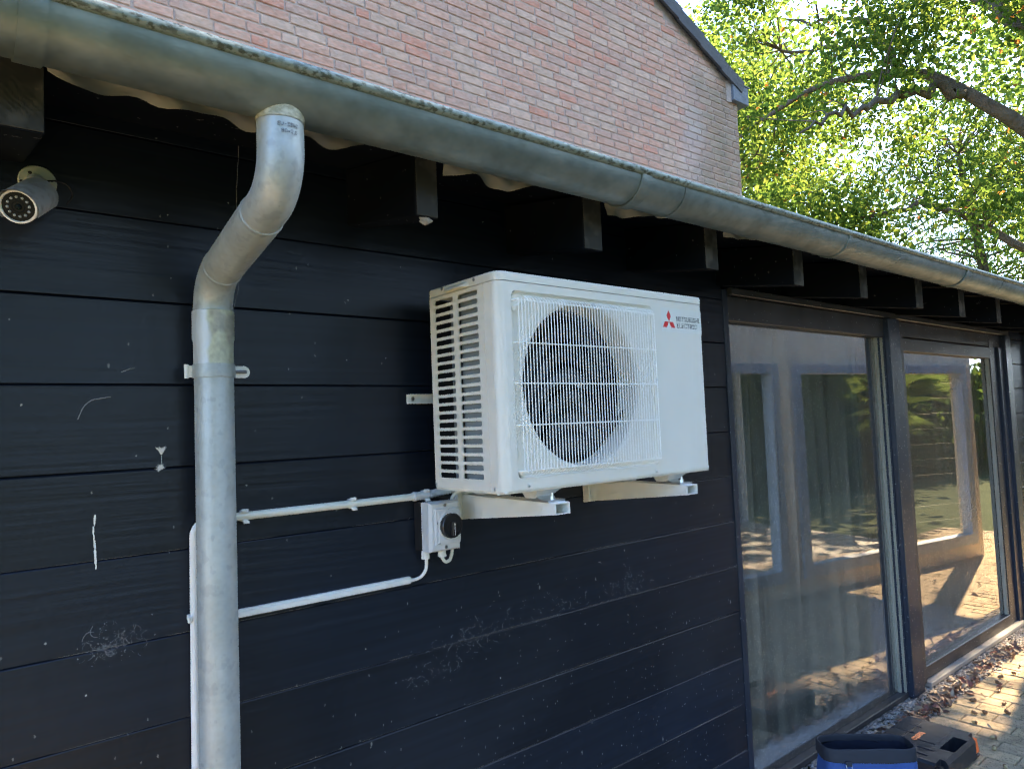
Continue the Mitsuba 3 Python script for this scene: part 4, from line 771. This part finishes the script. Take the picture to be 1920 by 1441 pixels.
add('spider_thread', cat(strand([(-0.507, -0.07, 1.79), (-0.490, -0.05, 1.835), (-0.475, -0.02, 1.862), (-0.47, -0.002, 1.885)], 0.0006)), 'mat_cobweb', True, label='slanting spider thread from the downpipe bend to the wall', cat='spider thread')

# ================================================================ BRICK HOUSE
BH = 'brick_house'
tag(BH, 'pinkish red brick gable wall with sloping roof edge rising behind the gutter', 'house')
YB = 2.0; XE = 4.925
vz = lambda x: 5.126 - (x - 3.814) * 0.4404          # underside of the verge
prof = Polygon([(-4.0, 2.0), (XE, 2.0), (XE, 4.63), (XE - 0.02, vz(XE - 0.02)), (-4.0, vz(-4.0))])
w_ = trimesh.creation.extrude_polygon(prof, 7.0, engine='earcut'); v = np.array(w_.vertices); w_.vertices = np.stack([v[:, 0], YB + 7.0 - v[:, 2], v[:, 1]], 1)
scene[BH + '__wall'] = mikit.ply(w_, 'mat_mortar')
def brick(x0, x1, z0, z1, pr_):
    j = rng.normal(0, 0.0012, 8); b = 0.0035
    x0 += j[0]; x1 += j[1]; z0 += j[2]; z1 += j[3]
    y = YB - pr_
    return hull([(x0, YB + 0.004, z0), (x1, YB + 0.004, z0), (x0, YB + 0.004, z1), (x1, YB + 0.004, z1),
                 (x0, y + b, z0), (x1, y + b, z0), (x0, y + b, z1), (x1, y + b, z1),
                 (x0 + b, y + j[4] * .6, z0 + b), (x1 - b, y + j[5] * .6, z0 + b), (x0 + b, y + j[6] * .6, z1 - b), (x1 - b, y + j[7] * .6, z1 - b)])
cands = []
LB, HB, JB = 0.180, 0.0505, 0.0115
for row in range(int((6.6 - 3.30) / 0.0622)):
    z0 = 3.30 + row * 0.0622
    x = -3.6 + (row * 0.37 % 1) * 0.19
    while x < XE:
        Lb = LB if rng.random() > 0.17 else LB * 0.47
        x1 = min(x + Lb, XE)
        if x1 - x > 0.03 and z0 + HB < vz(x1) - 0.01: cands.append((x, x1, z0))
        x += Lb + JB + rng.normal(0, 0.001)
def seen(c): return c[2] > 3.60 and c[0] > -0.45 and c[2] < 3.72 + 0.365 * (c[0] + 0.3)
vis = sorted([c for c in cands if seen(c)], key=lambda c: (c[0] - CAM[0]) ** 2 + (YB - CAM[1]) ** 2 + (c[2] - CAM[2]) ** 2)
first = set(vis[:298]); restb = {}
for c in cands:
    m = brick(c[0], c[1], c[2], c[2] + HB, 0.0055 + 0.0020 * rng.random()); mt = int(rng.choice(6, p=[0.26, 0.2, 0.2, 0.17, 0.09, 0.08]))
    if c in first:
        k = add(BH + '__wall__brick', m, f'mat_brick_{mt}')
    else: restb.setdefault(mt, []).append(m)
for mt, ms in restb.items(): add(BH + '__wall__brick_field', cat(*ms), f'mat_brick_{mt}', kind='stuff')
# verge tiles along the slope
sd = np.array([1, 0, -0.4404]); sd /= np.linalg.norm(sd); up_ = np.array([0.4404, 0, 1.0]); up_ /= np.linalg.norm(up_)
p0 = np.array([4.86, 0, vz(4.86)])
for k in range(14):
    a = p0 - sd * (0.335 * k - 0.10); b = a - sd * 0.350
    P = []
    for pt, lift in ((a, 0.022), (b, 0.006)):
        for y in (YB - 0.060, YB + 0.5):
            for h in (0.0, 0.068): P.append(pt + up_ * (h + lift - 0.02) + [0, y, 0])
    add(BH + '__verge_tile', hull(P), 'mat_tile')
    P = []
    for pt, lift in ((a, 0.022), (b, 0.006)):
        for y in (YB - 0.066, YB - 0.046):
            for h in (-0.055, 0.066): P.append(pt + up_ * (h + lift - 0.01) + [0, y, 0])
    add(BH + '__verge_flap', hull(P), 'mat_tile')
r_ = hull([p - 0 * up_ + [0, y, 0] for p in (p0 + sd * 0.22, p0 - sd * 8) for y in (YB + 0.02, YB + 7.0)] + [p + up_ * 0.06 + [0, y, 0] for p in (p0 + sd * 0.22, p0 - sd * 8) for y in (YB + 0.02, YB + 7.0)])
scene[BH + '__roof'] = mikit.ply(r_, 'mat_tile')
bg = AC
scene[BH + '__box_gutter'] = mikit.ply(cat(rbox(4.80, 5.05, YB - 0.055, YB + 7.0, 4.487, 4.66, 0.004), rbox(4.795, 5.075, YB - 0.062, YB + 7.0, 4.6605, 4.672, 0.002)), 'mat_lead')
scene[BH + '__mortar_fillet'] = mikit.ply(hull([(4.745, YB - 0.015, 4.47), (4.80, YB - 0.028, 4.47), (4.745, YB - 0.015, 4.68), (4.80, YB - 0.028, 4.68), (4.745, YB + 0.02, 4.47), (4.80, YB + 0.02, 4.68)]), 'mat_mortar')

# ================================================================ GARDEN ROOM OPPOSITE (seen mirrored in the glass)
GH = 'garden_room'
tag(GH, 'cream rendered garden room with grey window frames across the passage, mirrored in the glass doors', 'house')
A0 = np.array([5.089, -1.306]); ud = np.array([2.198, 0.396]); ud /= np.linalg.norm(ud); nd = np.array([-ud[1], ud[0]])
def gq(s0, s1, d0, d1, z0, z1, b=0.002):
    m = rbox(s0, s1, d0, d1, z0, z1, b); v = np.array(m.vertices)
    m.vertices = np.column_stack([A0[0] + v[:, 0] * ud[0] + v[:, 1] * nd[0], A0[1] + v[:, 0] * ud[1] + v[:, 1] * nd[1], v[:, 2]]); return m
scene[GH + '__wall'] = mikit.ply(cat(gq(-2.4, 2.26, -0.16, 0.0, 1.945, 2.32), gq(-2.4, -2.2, -0.16, 0.0, 0, 1.9449), gq(-0.64, -0.46, -0.16, 0.0, 0, 1.9449), gq(2.15, 2.26, -0.16, 0.0, 0, 1.9449), gq(-2.2, -0.64, -0.16, 0, 0, 0.14), gq(-0.46, 2.15, -0.16, 0, 0, 0.14)), 'mat_render')
for a, b in ((-2.2, -0.64), (-0.46, 2.15)):
    k = GH + '__window' + ('_001' if a > -1 else '')
    scene[k + '__frame'] = mikit.ply(cat(gq(a, a + 0.1, -0.08, 0.02, 0.14, 1.945), gq(b - 0.1, b, -0.08, 0.02, 0.14, 1.945), gq(a + 0.1, b - 0.1, -0.08, 0.02, 1.86, 1.945), gq(a + 0.1, b - 0.1, -0.08, 0.02, 0.14, 0.24)), 'mat_far_frame')
    q = np.array([(a + 0.1, 0.24), (b - 0.1, 0.24), (b - 0.1, 1.86), (a + 0.1, 1.86)]); P = np.column_stack([A0[0] + q[:, 0] * ud[0] - 0.03 * nd[0], A0[1] + q[:, 0] * ud[1] - 0.03 * nd[1], q[:, 1]])
    scene[k + '__pane'] = mikit.ply(trimesh.Trimesh(P, [[0, 1, 2], [0, 2, 3]], process=False), 'mat_glass')
for i, s in enumerate(np.arange(-2.3, 2.3, 0.55)): add(GH + '__rafter', gq(s, s + 0.07, -0.5, 0.04, 2.3205, 2.40), 'mat_black_wood')
scene[GH + '__soffit'] = mikit.ply(gq(-2.6, 2.45, -3.2, 0.05, 2.401, 2.425), 'mat_render')
scene[GH + '__roof'] = mikit.ply(gq(-2.65, 2.5, -3.3, 0.07, 2.426, 2.50), 'mat_tile')
scene[GH + '__floor'] = mikit.ply(gq(-2.4, 2.26, -3.2, -0.161, -0.03, 0.03), 'mat_sill')
scene[GH + '__corner_post'] = mikit.ply(cat(gq(2.14, 2.26, -3.2, -3.08, 0.03, 2.40), gq(-0.1, 0.0, -3.2, -3.1, 0.03, 2.40), gq(-2.4, -2.3, -3.2, -3.1, 0.03, 2.40)), 'mat_far_frame')

# ================================================================ TOOL CASE
TC = 'tool_case'
tag(TC, 'black plastic tool case with orange lettering and latch lying on the pavers', 'tool case')
cx0, cx1, cy0, cy1, ch = 2.09, 2.505, -0.485, -0.185, 0.100
base_ = to_m3(rbox(cx0, cx1, cy0, cy1, 0.006, ch, 0.010))
hole = to_m3(rbox(2.245, 2.40, cy0 + 0.012, cy0 + 0.068, 0.025, ch + 0.02, 0.004))
cornc = to_m3(rbox(cx1 - 0.055, cx1 + 0.02, cy0 - 0.02, cy0 + 0.030, 0.02, ch + 0.02, 0.003))
cornc2 = to_m3(rbox(cx0 - 0.02, cx0 + 0.055, cy0 - 0.02, cy0 + 0.030, 0.02, ch + 0.02, 0.003))
slope = to_m3(hull([(cx0 - 0.1, cy0 - 0.01, ch - 0.03), (cx1 + 0.1, cy0 - 0.01, ch - 0.03), (cx0 - 0.1, cy0 - 0.01, ch + 0.05), (cx1 + 0.1, cy0 - 0.01, ch + 0.05), (cx0 - 0.1, cy0 + 0.02, ch + 0.05), (cx1 + 0.1, cy0 + 0.02, ch + 0.05), (cx0 - 0.1, cy0 + 0.012, ch + 0.001), (cx1 + 0.1, cy0 + 0.012, ch + 0.001)]))
scene[TC + '__shell'] = mikit.ply(from_m3(base_ - hole - cornc - cornc2 - slope), 'mat_case')
for x in (2.16, 2.24, 2.32, 2.40): add(TC + '__rib', rbox(x, x + 0.005, cy1 - 0.105, cy1 - 0.012, ch - 0.002, ch + 0.003, 0.001), 'mat_case')
for x in (2.14, 2.20): add(TC + '__rib', rbox(x, x + 0.005, cy0 + 0.075, cy0 + 0.14, ch - 0.002, ch + 0.003, 0.001), 'mat_case')
scene[TC + '__raised_panel'] = mikit.ply(cat(rbox(2.20, 2.46, cy1 - 0.085, cy1 - 0.02, ch - 0.001, ch + 0.002, 0.001), rbox(2.27, 2.47, -0.395, -0.30, ch - 0.001, ch + 0.002, 0.001)), 'mat_case')
def latch(x): return cat(hull([(x, cy0 + 0.026, 0.030), (x + 0.012, cy0 + 0.026, 0.030), (x, cy0 + 0.028, 0.088), (x + 0.012, cy0 + 0.028, 0.088), (x + 0.036, cy0 + 0.026, 0.025), (x + 0.040, cy0 + 0.027, 0.080), (x, cy0 + 0.004, 0.030), (x + 0.038, cy0 + 0.004, 0.028), (x + 0.002, cy0 + 0.012, 0.092), (x + 0.040, cy0 + 0.012, 0.082)]))
scene[TC + '__latch'] = mikit.ply(latch(cx1 - 0.045), 'mat_orange'); scene[TC + '__latch_001'] = mikit.ply(latch(cx0 + 0.004), 'mat_black_plastic')
tx = meshkit.text_mesh('testo', 0.027, 0.0012, True); v = np.array(tx.vertices); tx.vertices = np.stack([2.352 - v[:, 0] * 0.098 / np.ptp(v[:, 0]), -0.302 - v[:, 1], v[:, 2] + ch + 0.0021], 1)
scene[TC + '__lettering'] = mikit.ply(tx, 'mat_orange_print')
scene[TC + '__foot'] = mikit.ply(cat(*[rbox(x, x + 0.03, y, y + 0.02, 0.0005, 0.0075, 0.001) for x in (cx0 + 0.02, cx1 - 0.05) for y in (cy0 + 0.01, cy1 - 0.03)]), 'mat_black_plastic')

# ================================================================ TOOL BAG
TB = 'tool_bag'
tag(TB, 'open blue and black fabric tool bag standing on the gravel by the glass doors', 'tool bag')
bu = np.array([0.715, -0.699, 0]); bv = np.array([0.699, 0.715, 0])         # along the bag (left to right), and away from the camera
bc = np.array([1.690, -0.372, 0.0])
def bq(u, v, z): return bc[0] + u * bu[0] + v * bv[0], bc[1] + u * bu[1] + v * bv[1], z
Hb, Lb2, Wb = 0.285, 0.165, 0.062
def bag_ring(z, l, w, n=64, p=4.5):
    t = np.linspace(0, 2 * np.pi, n, endpoint=False); c, s = np.cos(t), np.sin(t)
    u = l * np.sign(c) * np.abs(c) ** (2 / p); v = w * np.sign(s) * np.abs(s) ** (2 / p)
    return np.stack(bq(u, v, z + 0 * t), 1)
def rings_mesh(R_):
    n = len(R_[0]); V = np.vstack(R_); f = []
    for a in range(len(R_) - 1):
        for i in range(n): j = (i + 1) % n; f += [(a * n + i, a * n + j, (a + 1) * n + j), (a * n + i, (a + 1) * n + j, (a + 1) * n + i)]
    return trimesh.Trimesh(V, f, process=False)
def wob(m, amp, sc, seed):
    v = np.array(m.vertices); m.vertices = v + amp * (np.stack([meshkit.noise(v * sc, seed + k) for k in range(3)], 1) - 0.5); return m
zs_ = [0.004, 0.02, 0.05, 0.08, 0.11, 0.14, 0.17, 0.20, 0.225, 0.244]
ws_ = [0.095, 0.105, 0.108, 0.107, 0.105, 0.100, 0.094, 0.086, 0.078, 0.069]
scene[TB + '__body'] = mikit.ply(wob(rings_mesh([bag_ring(z, Lb2 + 0.010 - 0.045 * z, w, 120) for z, w in zip(zs_, ws_)]), 0.009, 22, 3), 'mat_blue_cloth', True)
scene[TB + '__rim_band'] = mikit.ply(wob(rings_mesh([bag_ring(0.238, Lb2 + 0.004, 0.0745), bag_ring(0.25, Lb2 + 0.0045, 0.073), bag_ring(0.268, Lb2 + 0.0035, 0.069), bag_ring(0.280, Lb2 + 0.002, 0.0665), bag_ring(0.285, Lb2, 0.064), bag_ring(0.283, Lb2 - 0.004, 0.0605), bag_ring(0.26, Lb2 - 0.006, 0.060)]), 0.006, 18, 8), 'mat_black_cloth', True)
scene[TB + '__lining'] = mikit.ply(wob(rings_mesh([bag_ring(0.262, Lb2 - 0.0065, 0.0595), bag_ring(0.2, Lb2 - 0.008, 0.064), bag_ring(0.12, Lb2 - 0.008, 0.078), bag_ring(0.03, Lb2 - 0.01, 0.09), bag_ring(0.029, 0.02, 0.01)]), 0.014, 16, 12), 'mat_navy_cloth', True)
scene[TB + '__bottom'] = mikit.ply(rings_mesh([bag_ring(0.0035, Lb2 + 0.014, 0.098), bag_ring(0.03, Lb2 + 0.0155, 0.1095), bag_ring(0.032, Lb2 + 0.010, 0.104)]), 'mat_black_cloth', True)
for u in (-0.045, 0.068):
    m = sheet(lambda a, b: bq(u + (a - 0.5) * 0.026, -(0.082 + 0.030 * b ** 0.8) - 0.002, 0.222 - 0.17 * b), 3, 8); m2 = m.copy(); m2.apply_translation(-0.003 * bv); add(TB + '__strap', cat(m, m2), 'mat_black_cloth', True)
def P3(u, v, z): return np.array(bq(u, v, z))
dr_ = [P3(-0.102, -0.083, 0.236), P3(-0.080, -0.083, 0.236), P3(-0.083, -0.087, 0.222), P3(-0.089, -0.089, 0.212), P3(-0.094, -0.089, 0.212), P3(-0.099, -0.087, 0.222), P3(-0.102, -0.083, 0.236)]
scene[TB + '__ring'] = mikit.ply(tube(dr_, 0.0016, 8), 'mat_bright_metal', True)
scene[TB + '__ring_tab'] = mikit.ply(hull([P3(-0.101, -0.0775, 0.247), P3(-0.081, -0.0775, 0.247), P3(-0.101, -0.084, 0.234), P3(-0.081, -0.084, 0.234), P3(-0.101, -0.0815, 0.247), P3(-0.081, -0.0815, 0.247), P3(-0.101, -0.088, 0.234), P3(-0.081, -0.088, 0.234)]), 'mat_black_cloth')

# ================================================================ TREES
def leaf_mesh(P, N, U, L, W, cup=0.25):
    """one 6-triangle leaf per row: base, 2+2 side points, tip, folded along the midrib"""
    S = np.cross(N, U)
    k = lambda a, b, c: P + U * (L * a)[:, None] + S * (W * b)[:, None] + N * (W * c)[:, None]
    V = np.stack([k(0, 0, 0), k(0.35, -0.42, cup), k(0.35, 0, 0), k(0.35, 0.42, cup), k(0.72, -0.5, cup), k(0.72, 0, 0), k(0.72, 0.5, cup), k(1.0, 0, -0.1)], 1)
    f = np.array([(0, 2, 1), (0, 3, 2), (1, 2, 5), (1, 5, 4), (2, 3, 6), (2, 6, 5), (4, 5, 7), (5, 6, 7)])
    n = len(P); return V.reshape(-1, 3), (f[None] + np.arange(n)[:, None, None] * 8).reshape(-1, 3), 8
def crown(centers, per, spread, size, seed, cols, probs, aspect=0.6, droop=0.3):
    r = np.random.default_rng(seed); C = np.repeat(centers, per, 0); n = len(C)
    P = C + r.normal(0, 1, (n, 3)) * spread * np.array([1, 1, 0.75])
    U = r.normal(0, 1, (n, 3)); U[:, 2] -= droop; U /= np.linalg.norm(U, axis=1, keepdims=True)
    N = r.normal(0, 1, (n, 3)) * 0.75; N[:, 2] += 0.8; N -= U * (N * U).sum(1, keepdims=True); N /= np.linalg.norm(N, axis=1, keepdims=True) + 1e-9
    L = size * (0.65 + 0.6 * r.random(n)); V, f, q = leaf_mesh(P, N, U, L, L * aspect)
    tone = np.repeat(0.75 + 0.5 * r.random(len(centers)), per); ci = r.choice(len(cols), n, p=probs)
    col = np.array(cols)[ci] * (tone * (0.8 + 0.4 * r.random(n)))[:, None]
    return trimesh.Trimesh(V, f, process=False), np.repeat(col, q, 0)
GREEN = [(0.090, 0.160, 0.030), (0.145, 0.225, 0.040), (0.215, 0.285, 0.050), (0.38, 0.16, 0.04)]
def grow(limbs, centers, seed, rtwig=0.012):
    """branches from the nearest limb point to each cluster centre"""
    r = np.random.default_rng(seed); pts = np.vstack([l[0] for l in limbs]); rad = np.concatenate([np.broadcast_to(l[1], (len(l[0]),)) for l in limbs]); ms = []
    for c in centers:
        d = np.linalg.norm(pts - c, axis=1) + 0.6 * (pts[:, 2] > c[2] + 0.5); k = int(np.argmin(d)); a = pts[k]; L = np.linalg.norm(c - a)
        if L < 0.15: continue
        m1 = a + (c - a) * 0.35 + r.normal(0, 0.10, 3) * L + [0, 0, 0.06 * L]; m2 = a + (c - a) * 0.7 + r.normal(0, 0.08, 3) * L
        r0 = min(rad[k] * 0.6, rtwig * (0.6 + 0.55 * L)); ms.append(tube(spline([a, m1, m2, c], 3), np.linspace(r0, 0.004, 10), 5, caps=False))
    return cat(*ms)
def ell_points(n, c, ax, r, inner=0.0):
    out = []
    while len(out) < n:
        p = r.uniform(-1, 1, 3); q = np.linalg.norm(p)
        if inner < q < 1: out.append(np.array(c) + p * ax)
    return np.array(out)
def keep_noise(P, sc, th, seed): return P[meshkit.noise(P * sc, seed) > th]

# --- big oak
OK = 'oak_tree'
tag(OK, 'big spreading oak with thick bare limbs and sunlit green leaves behind the gutter', 'tree')
o_trunk = spline([(13.9, 0.8, -0.1), (13.85, 0.8, 1.5), (13.75, 0.85, 3.2), (13.6, 0.9, 4.8), (13.4, 0.9, 6.5), (13.1, 0.95, 7.6)], 5)
o_limbA = spline([(13.65, 0.9, 4.2), (13.25, 1.2, 5.2), (12.9, 1.45, 5.75), (12.54, 1.73, 6.13), (12.25, 1.95, 6.36), (12.09, 2.31, 6.75), (12.01, 2.74, 7.15), (11.87, 3.10, 7.28), (11.83, 3.52, 7.43), (11.54, 4.14, 7.46), (11.28, 4.62, 7.33), (11.03, 5.24, 7.04), (10.98, 5.55, 6.93), (10.9, 6.2, 6.5)], 5)
o_limbB = wavy(spline([(11.87, 3.10, 7.28), (12.06, 3.31, 7.65), (12.17, 3.57, 8.19), (12.04, 3.93, 8.26), (11.85, 4.34, 8.27), (11.6, 5.1, 8.5)], 5), 0.045, 300)
o_limbC = wavy(spline([(12.17, 3.57, 8.19), (12.26, 3.72, 8.64), (12.12, 4.33, 8.89), (12.0, 5.2, 9.3)], 5), 0.045, 301)
o_limbD = wavy(spline([(12.02, 2.25, 6.62), (11.47, 2.57, 6.70), (10.86, 2.83, 6.51), (10.16, 3.03, 6.23), (9.58, 3.27, 6.04), (9.01, 3.5, 5.7)], 5), 0.045, 302)
o_limbE = wavy(spline([(13.5, 0.9, 5.8), (13.2, 0.85, 7.2), (12.8, 0.7, 8.4), (12.3, 0.4, 9.5), (11.6, -0.4, 10.8), (10.8, -1.2, 11.6)], 5), 0.045, 303)
o_limbF = wavy(spline([(12.9, 1.1, 7.2), (12.4, 0.2, 7.9), (11.6, -1.0, 8.3), (10.6, -2.2, 8.4)], 5), 0.045, 304)
o_limbG = wavy(spline([(12.9, 1.1, 7.2), (13.2, 2.2, 8.6), (13.4, 3.4, 10.0), (13.2, 4.8, 11.0)], 5), 0.045, 305)
o_limbH = wavy(spline([(13.75, 0.85, 3.2), (13.2, 1.4, 3.8), (12.6, 2.0, 4.3), (12.2, 2.8, 4.9), (12.0, 3.6, 5.0), (11.7, 4.6, 4.9)], 5), 0.045, 306)
limbs = [(o_trunk, np.linspace(0.36, 0.25, len(o_trunk))), (o_limbA, np.r_[np.linspace(0.17, 0.12, 15), np.linspace(0.12, 0.075, 20), np.linspace(0.075, 0.022, len(o_limbA) - 35)]), (o_limbB, np.linspace(0.085, 0.025, len(o_limbB))), (o_limbC, np.linspace(0.05, 0.02, len(o_limbC))), (o_limbD, np.linspace(0.085, 0.016, len(o_limbD))),
         (o_limbE, np.linspace(0.2, 0.05, len(o_limbE))), (o_limbF, np.linspace(0.13, 0.04, len(o_limbF))), (o_limbG, np.linspace(0.12, 0.04, len(o_limbG))), (o_limbH, np.linspace(0.09, 0.02, len(o_limbH)))]
scene[OK + '__trunk'] = mikit.ply(tube(o_trunk, limbs[0][1], 14), 'mat_bark', True)
for l, rr2 in limbs[1:]: add(OK + '__limb', tube(l, rr2, 10), 'mat_bark', True)
r1 = np.random.default_rng(21)
cen = np.vstack([ell_points(430, (11.3, 4.6, 7.4), (2.2, 2.6, 2.4), r1), ell_points(140, (12.4, 1.9, 8.6), (1.8, 1.6, 2.0), r1), ell_points(110, (12.2, 3.4, 5.0), (1.4, 1.8, 0.9), r1)])
cen = keep_noise(cen, 0.65, 0.555, 4)
cen_shade = np.vstack([ell_points(520, (11.0, -1.3, 9.6), (3.0, 2.6, 2.6), r1), ell_points(190, (11.5, 0.3, 12.3), (3.4, 1.6, 1.6), r1), ell_points(150, (13.6, -2.4, 9.6), (1.6, 2.0, 2.2), r1)])  # crown part out of view, placed to shade wall, unit and gable
# gaps cut in the out-of-view crown so sun reaches chosen ground spots
chinks = [((3.36, -0.33, 0), 0.28), ((4.6, -0.62, 0), 0.25), ((6.4, -0.80, 0), 0.3), ((2.22, -0.47, 0.1), 0.05), ((5.7, -0.75, 0), 0.30)]
def open_chinks(P, extra):
    k = np.ones(len(P), bool)
    for q, rad_ in chinks:
        d = P - np.array(q); t = d @ SUN; k &= np.linalg.norm(d - t[:, None] * SUN, axis=1) > rad_ + extra
    return P[k]
cen_shade = open_chinks(cen_shade, 0.32)
allc = np.vstack([cen, cen_shade])
add(OK + '__twigs', grow(limbs, allc[::2], 5), 'mat_bark', True, kind='stuff')
m, c = crown(cen, 82, 0.25, 0.105, 31, GREEN, [0.42, 0.35, 0.218, 0.012], 0.62)
scene[OK + '__crown'] = mikit.ply(m, 'mat_leaf', color=c)
m, c = crown(cen_shade, 75, 0.30, 0.13, 32, GREEN, [0.45, 0.33, 0.2, 0.02], 0.65)
scene[OK + '__crown_001'] = mikit.ply(m, 'mat_leaf', color=c)

# --- other trees
def simple_tree(key, label, base, h, trunk_r, cc, ax, ncl, per, spread, size, seed, probs, aspect=0.6, droop=0.3, th=0.36, group=None, cols=GREEN, mid=()):
    r = np.random.default_rng(seed); b = np.array(base, float); top_ = np.array(cc) + [0, 0, ax[2] * 0.6]
    tr = spline([b, b + (top_ - b) * 0.3 + r.normal(0, 0.15, 3), *[np.array(q, float) for q in mid], b + (top_ - b) * 0.65 + r.normal(0, 0.25, 3), top_], 6)
    scene[key + '__trunk'] = mikit.ply(tube(tr, np.linspace(trunk_r, trunk_r * 0.2, len(tr)), 10), 'mat_bark', True)
    cs = keep_noise(ell_points(ncl, cc, np.array(ax), r), 2.2 / max(ax), th, seed)
    scene[key + '__branches'] = mikit.ply(grow([(tr, np.linspace(trunk_r, trunk_r * 0.2, len(tr)))], cs[::4], seed, 0.013), 'mat_bark', True)
    m, c = crown(cs, per, spread, size, seed + 1, cols, probs, aspect, droop)
    scene[key + '__crown'] = mikit.ply(m, 'mat_leaf', color=c); tag(key, label, 'tree', group)
YG = [(0.11, 0.185, 0.032), (0.17, 0.25, 0.042), (0.235, 0.29, 0.055), (0.36, 0.17, 0.04)]
simple_tree('maple_tree', 'bright yellow-green leafy tree just right of the brick gable', (13.4, 7.8, -0.1), 9, 0.22, (13.2, 7.6, 6.6), (2.6, 2.4, 4.2), 480, 38, 0.32, 0.11, 41, [0.36, 0.37, 0.26, 0.01], 0.7, cols=YG)
simple_tree('willow_tree', 'pale narrow-leaved willow low down above the far end of the gutter', (17.5, 3.6, -0.1), 9, 0.25, (17.2, 4.0, 5.4), (2.6, 3.4, 3.2), 520, 36, 0.36, 0.17, 51, [0.40, 0.38, 0.21, 0.01], 0.22, 0.8, 0.34)
simple_tree('far_oak_tree', 'taller dark green tree standing far back behind the oak limbs', (18.8, 10.3, -0.1), 14, 0.35, (18.5, 10.0, 9.5), (3.2, 3.2, 4.6), 300, 20, 0.5, 0.2, 61, [0.5, 0.32, 0.17, 0.01], 0.6)
simple_tree('right_maple_tree', 'leafy tree at the right edge beyond the end of the gutter', (19.5, 2.4, -0.1), 12, 0.3, (19.6, 2.6, 8.6), (2.8, 3.0, 3.6), 260, 24, 0.42, 0.18, 71, [0.45, 0.35, 0.19, 0.01], 0.6)
# across the garden, behind the photographer; mirrored dimly in paint, zinc and glass
for i, (x, y, hh, sd_) in enumerate(((-6.5, -9.0, 5.0, 81), (-1.5, -10.5, 5.6, 84), (3.5, -9.5, 5.0, 87), (9.0, -8.0, 5.4, 90), (14.0, -6.0, 5.0, 93))):
    key = 'garden_tree' + (f'_{i:03d}' if i else '')
    simple_tree(key, f'garden tree across the lawn facing the wall, {("leftmost", "second from the left", "middle one", "fourth from the left", "rightmost")[i]}', (x, y, -0.1), 7, 0.2, (x, y, hh), (2.7, 2.2, hh * 0.8), 170, 36, 0.45, 0.26, sd_, [0.45, 0.33, 0.2, 0.02], 0.65, group='garden trees across the lawn')
# palm in front of the trees, mirrored in the panes
PM = 'fan_palm'
tag(PM, 'fan palm with yellow-green fronds mirrored in the glass doors', 'palm')
pb = np.array([9.4, -2.6, 0]); tr = spline([pb, pb + [0.05, 0.05, 0.8], pb + [0.02, 0.1, 1.5]], 5)
scene[PM + '__trunk'] = mikit.ply(tube(tr, 0.09, 10), 'mat_bark', True)
rp_ = np.random.default_rng(9); VV, FF, CC = [], [], []; n0 = 0
for k in range(16):
    az = rp_.random() * 6.28; el = rp_.uniform(-0.3, 1.1); d = np.array([math.cos(az) * math.cos(el), math.sin(az) * math.cos(el), math.sin(el)]); c0 = tr[-1] + d * 0.35
    side_ = np.cross(d, [0, 0, 1]); side_ /= np.linalg.norm(side_)
    for a in np.linspace(-1.2, 1.2, 22):
        e = d * math.cos(a) + side_ * math.sin(a); w = np.cross(e, np.cross(d, side_)); w /= np.linalg.norm(w); tip = c0 + e * 0.62 - [0, 0, 0.16]
        VV += [c0 - w * 0.006, c0 + w * 0.006, c0 + e * 0.28 + w * 0.017, c0 + e * 0.28 - w * 0.017, tip]; FF += [(n0, n0 + 1, n0 + 2), (n0, n0 + 2, n0 + 3), (n0 + 3, n0 + 2, n0 + 4)]; CC += [(0.15, 0.21, 0.05)] * 5; n0 += 5
scene[PM + '__crown'] = mikit.ply(trimesh.Trimesh(np.array(VV), FF, process=False), 'mat_leaf', color=np.array(CC))

# hedge beyond the garden room, out of view, placed to darken its mirrored windows
rh_ = np.random.default_rng(77)
hc = np.column_stack([rh_.uniform(2.0, 26.0, 900), rh_.normal(-6.2, 0.35, 900), rh_.uniform(0.05, 2.5, 900)]); hc[:, 1] += (hc[:, 0] - 9) * 0.16
m, c = crown(hc, 26, 0.24, 0.16, 78, [(0.04, 0.075, 0.015), (0.06, 0.10, 0.018), (0.10, 0.14, 0.02)], [0.5, 0.35, 0.15], 0.6)
scene['unseen_hedge__foliage'] = mikit.ply(m, 'mat_leaf', color=c)
scene['unseen_hedge__core'] = mikit.ply(hull([(2.0, -7.6, -0.05), (26.0, -3.8, -0.05), (2.0, -7.2, -0.05), (26.0, -3.4, -0.05), (2.0, -7.6, 2.3), (26.0, -3.8, 2.3), (2.0, -7.2, 2.3), (26.0, -3.4, 2.3)]), 'mat_soil')
tag('unseen_hedge', 'dense dark green hedge out of view, placed to darken the reflection in the glass doors', 'hedge')

# mud lump under a rafter end, and a thread hanging on the wall
lump = trimesh.creation.icosphere(subdivisions=3, radius=1.0); v = np.array(lump.vertices); lump.vertices = v * [0.015, 0.010, 0.0085] * (0.7 + 0.7 * meshkit.noise(v * 2.2, 4))[:, None] + [-0.152, -0.326, 1.995]
add('mud_nest', lump, 'mat_felt', True, label='small pale mud nest stuck under a rafter end right of the downpipe', cat='mud nest')
add('spider_thread', strand([(-0.462, -0.002, 2.235), (-0.464, -0.003, 2.18), (-0.468, -0.002, 2.11), (-0.470, -0.002, 2.05)], 0.0004), 'mat_cobweb', True, label='thin straight thread hanging on the wall left of the upper downpipe bend', cat='spider thread')
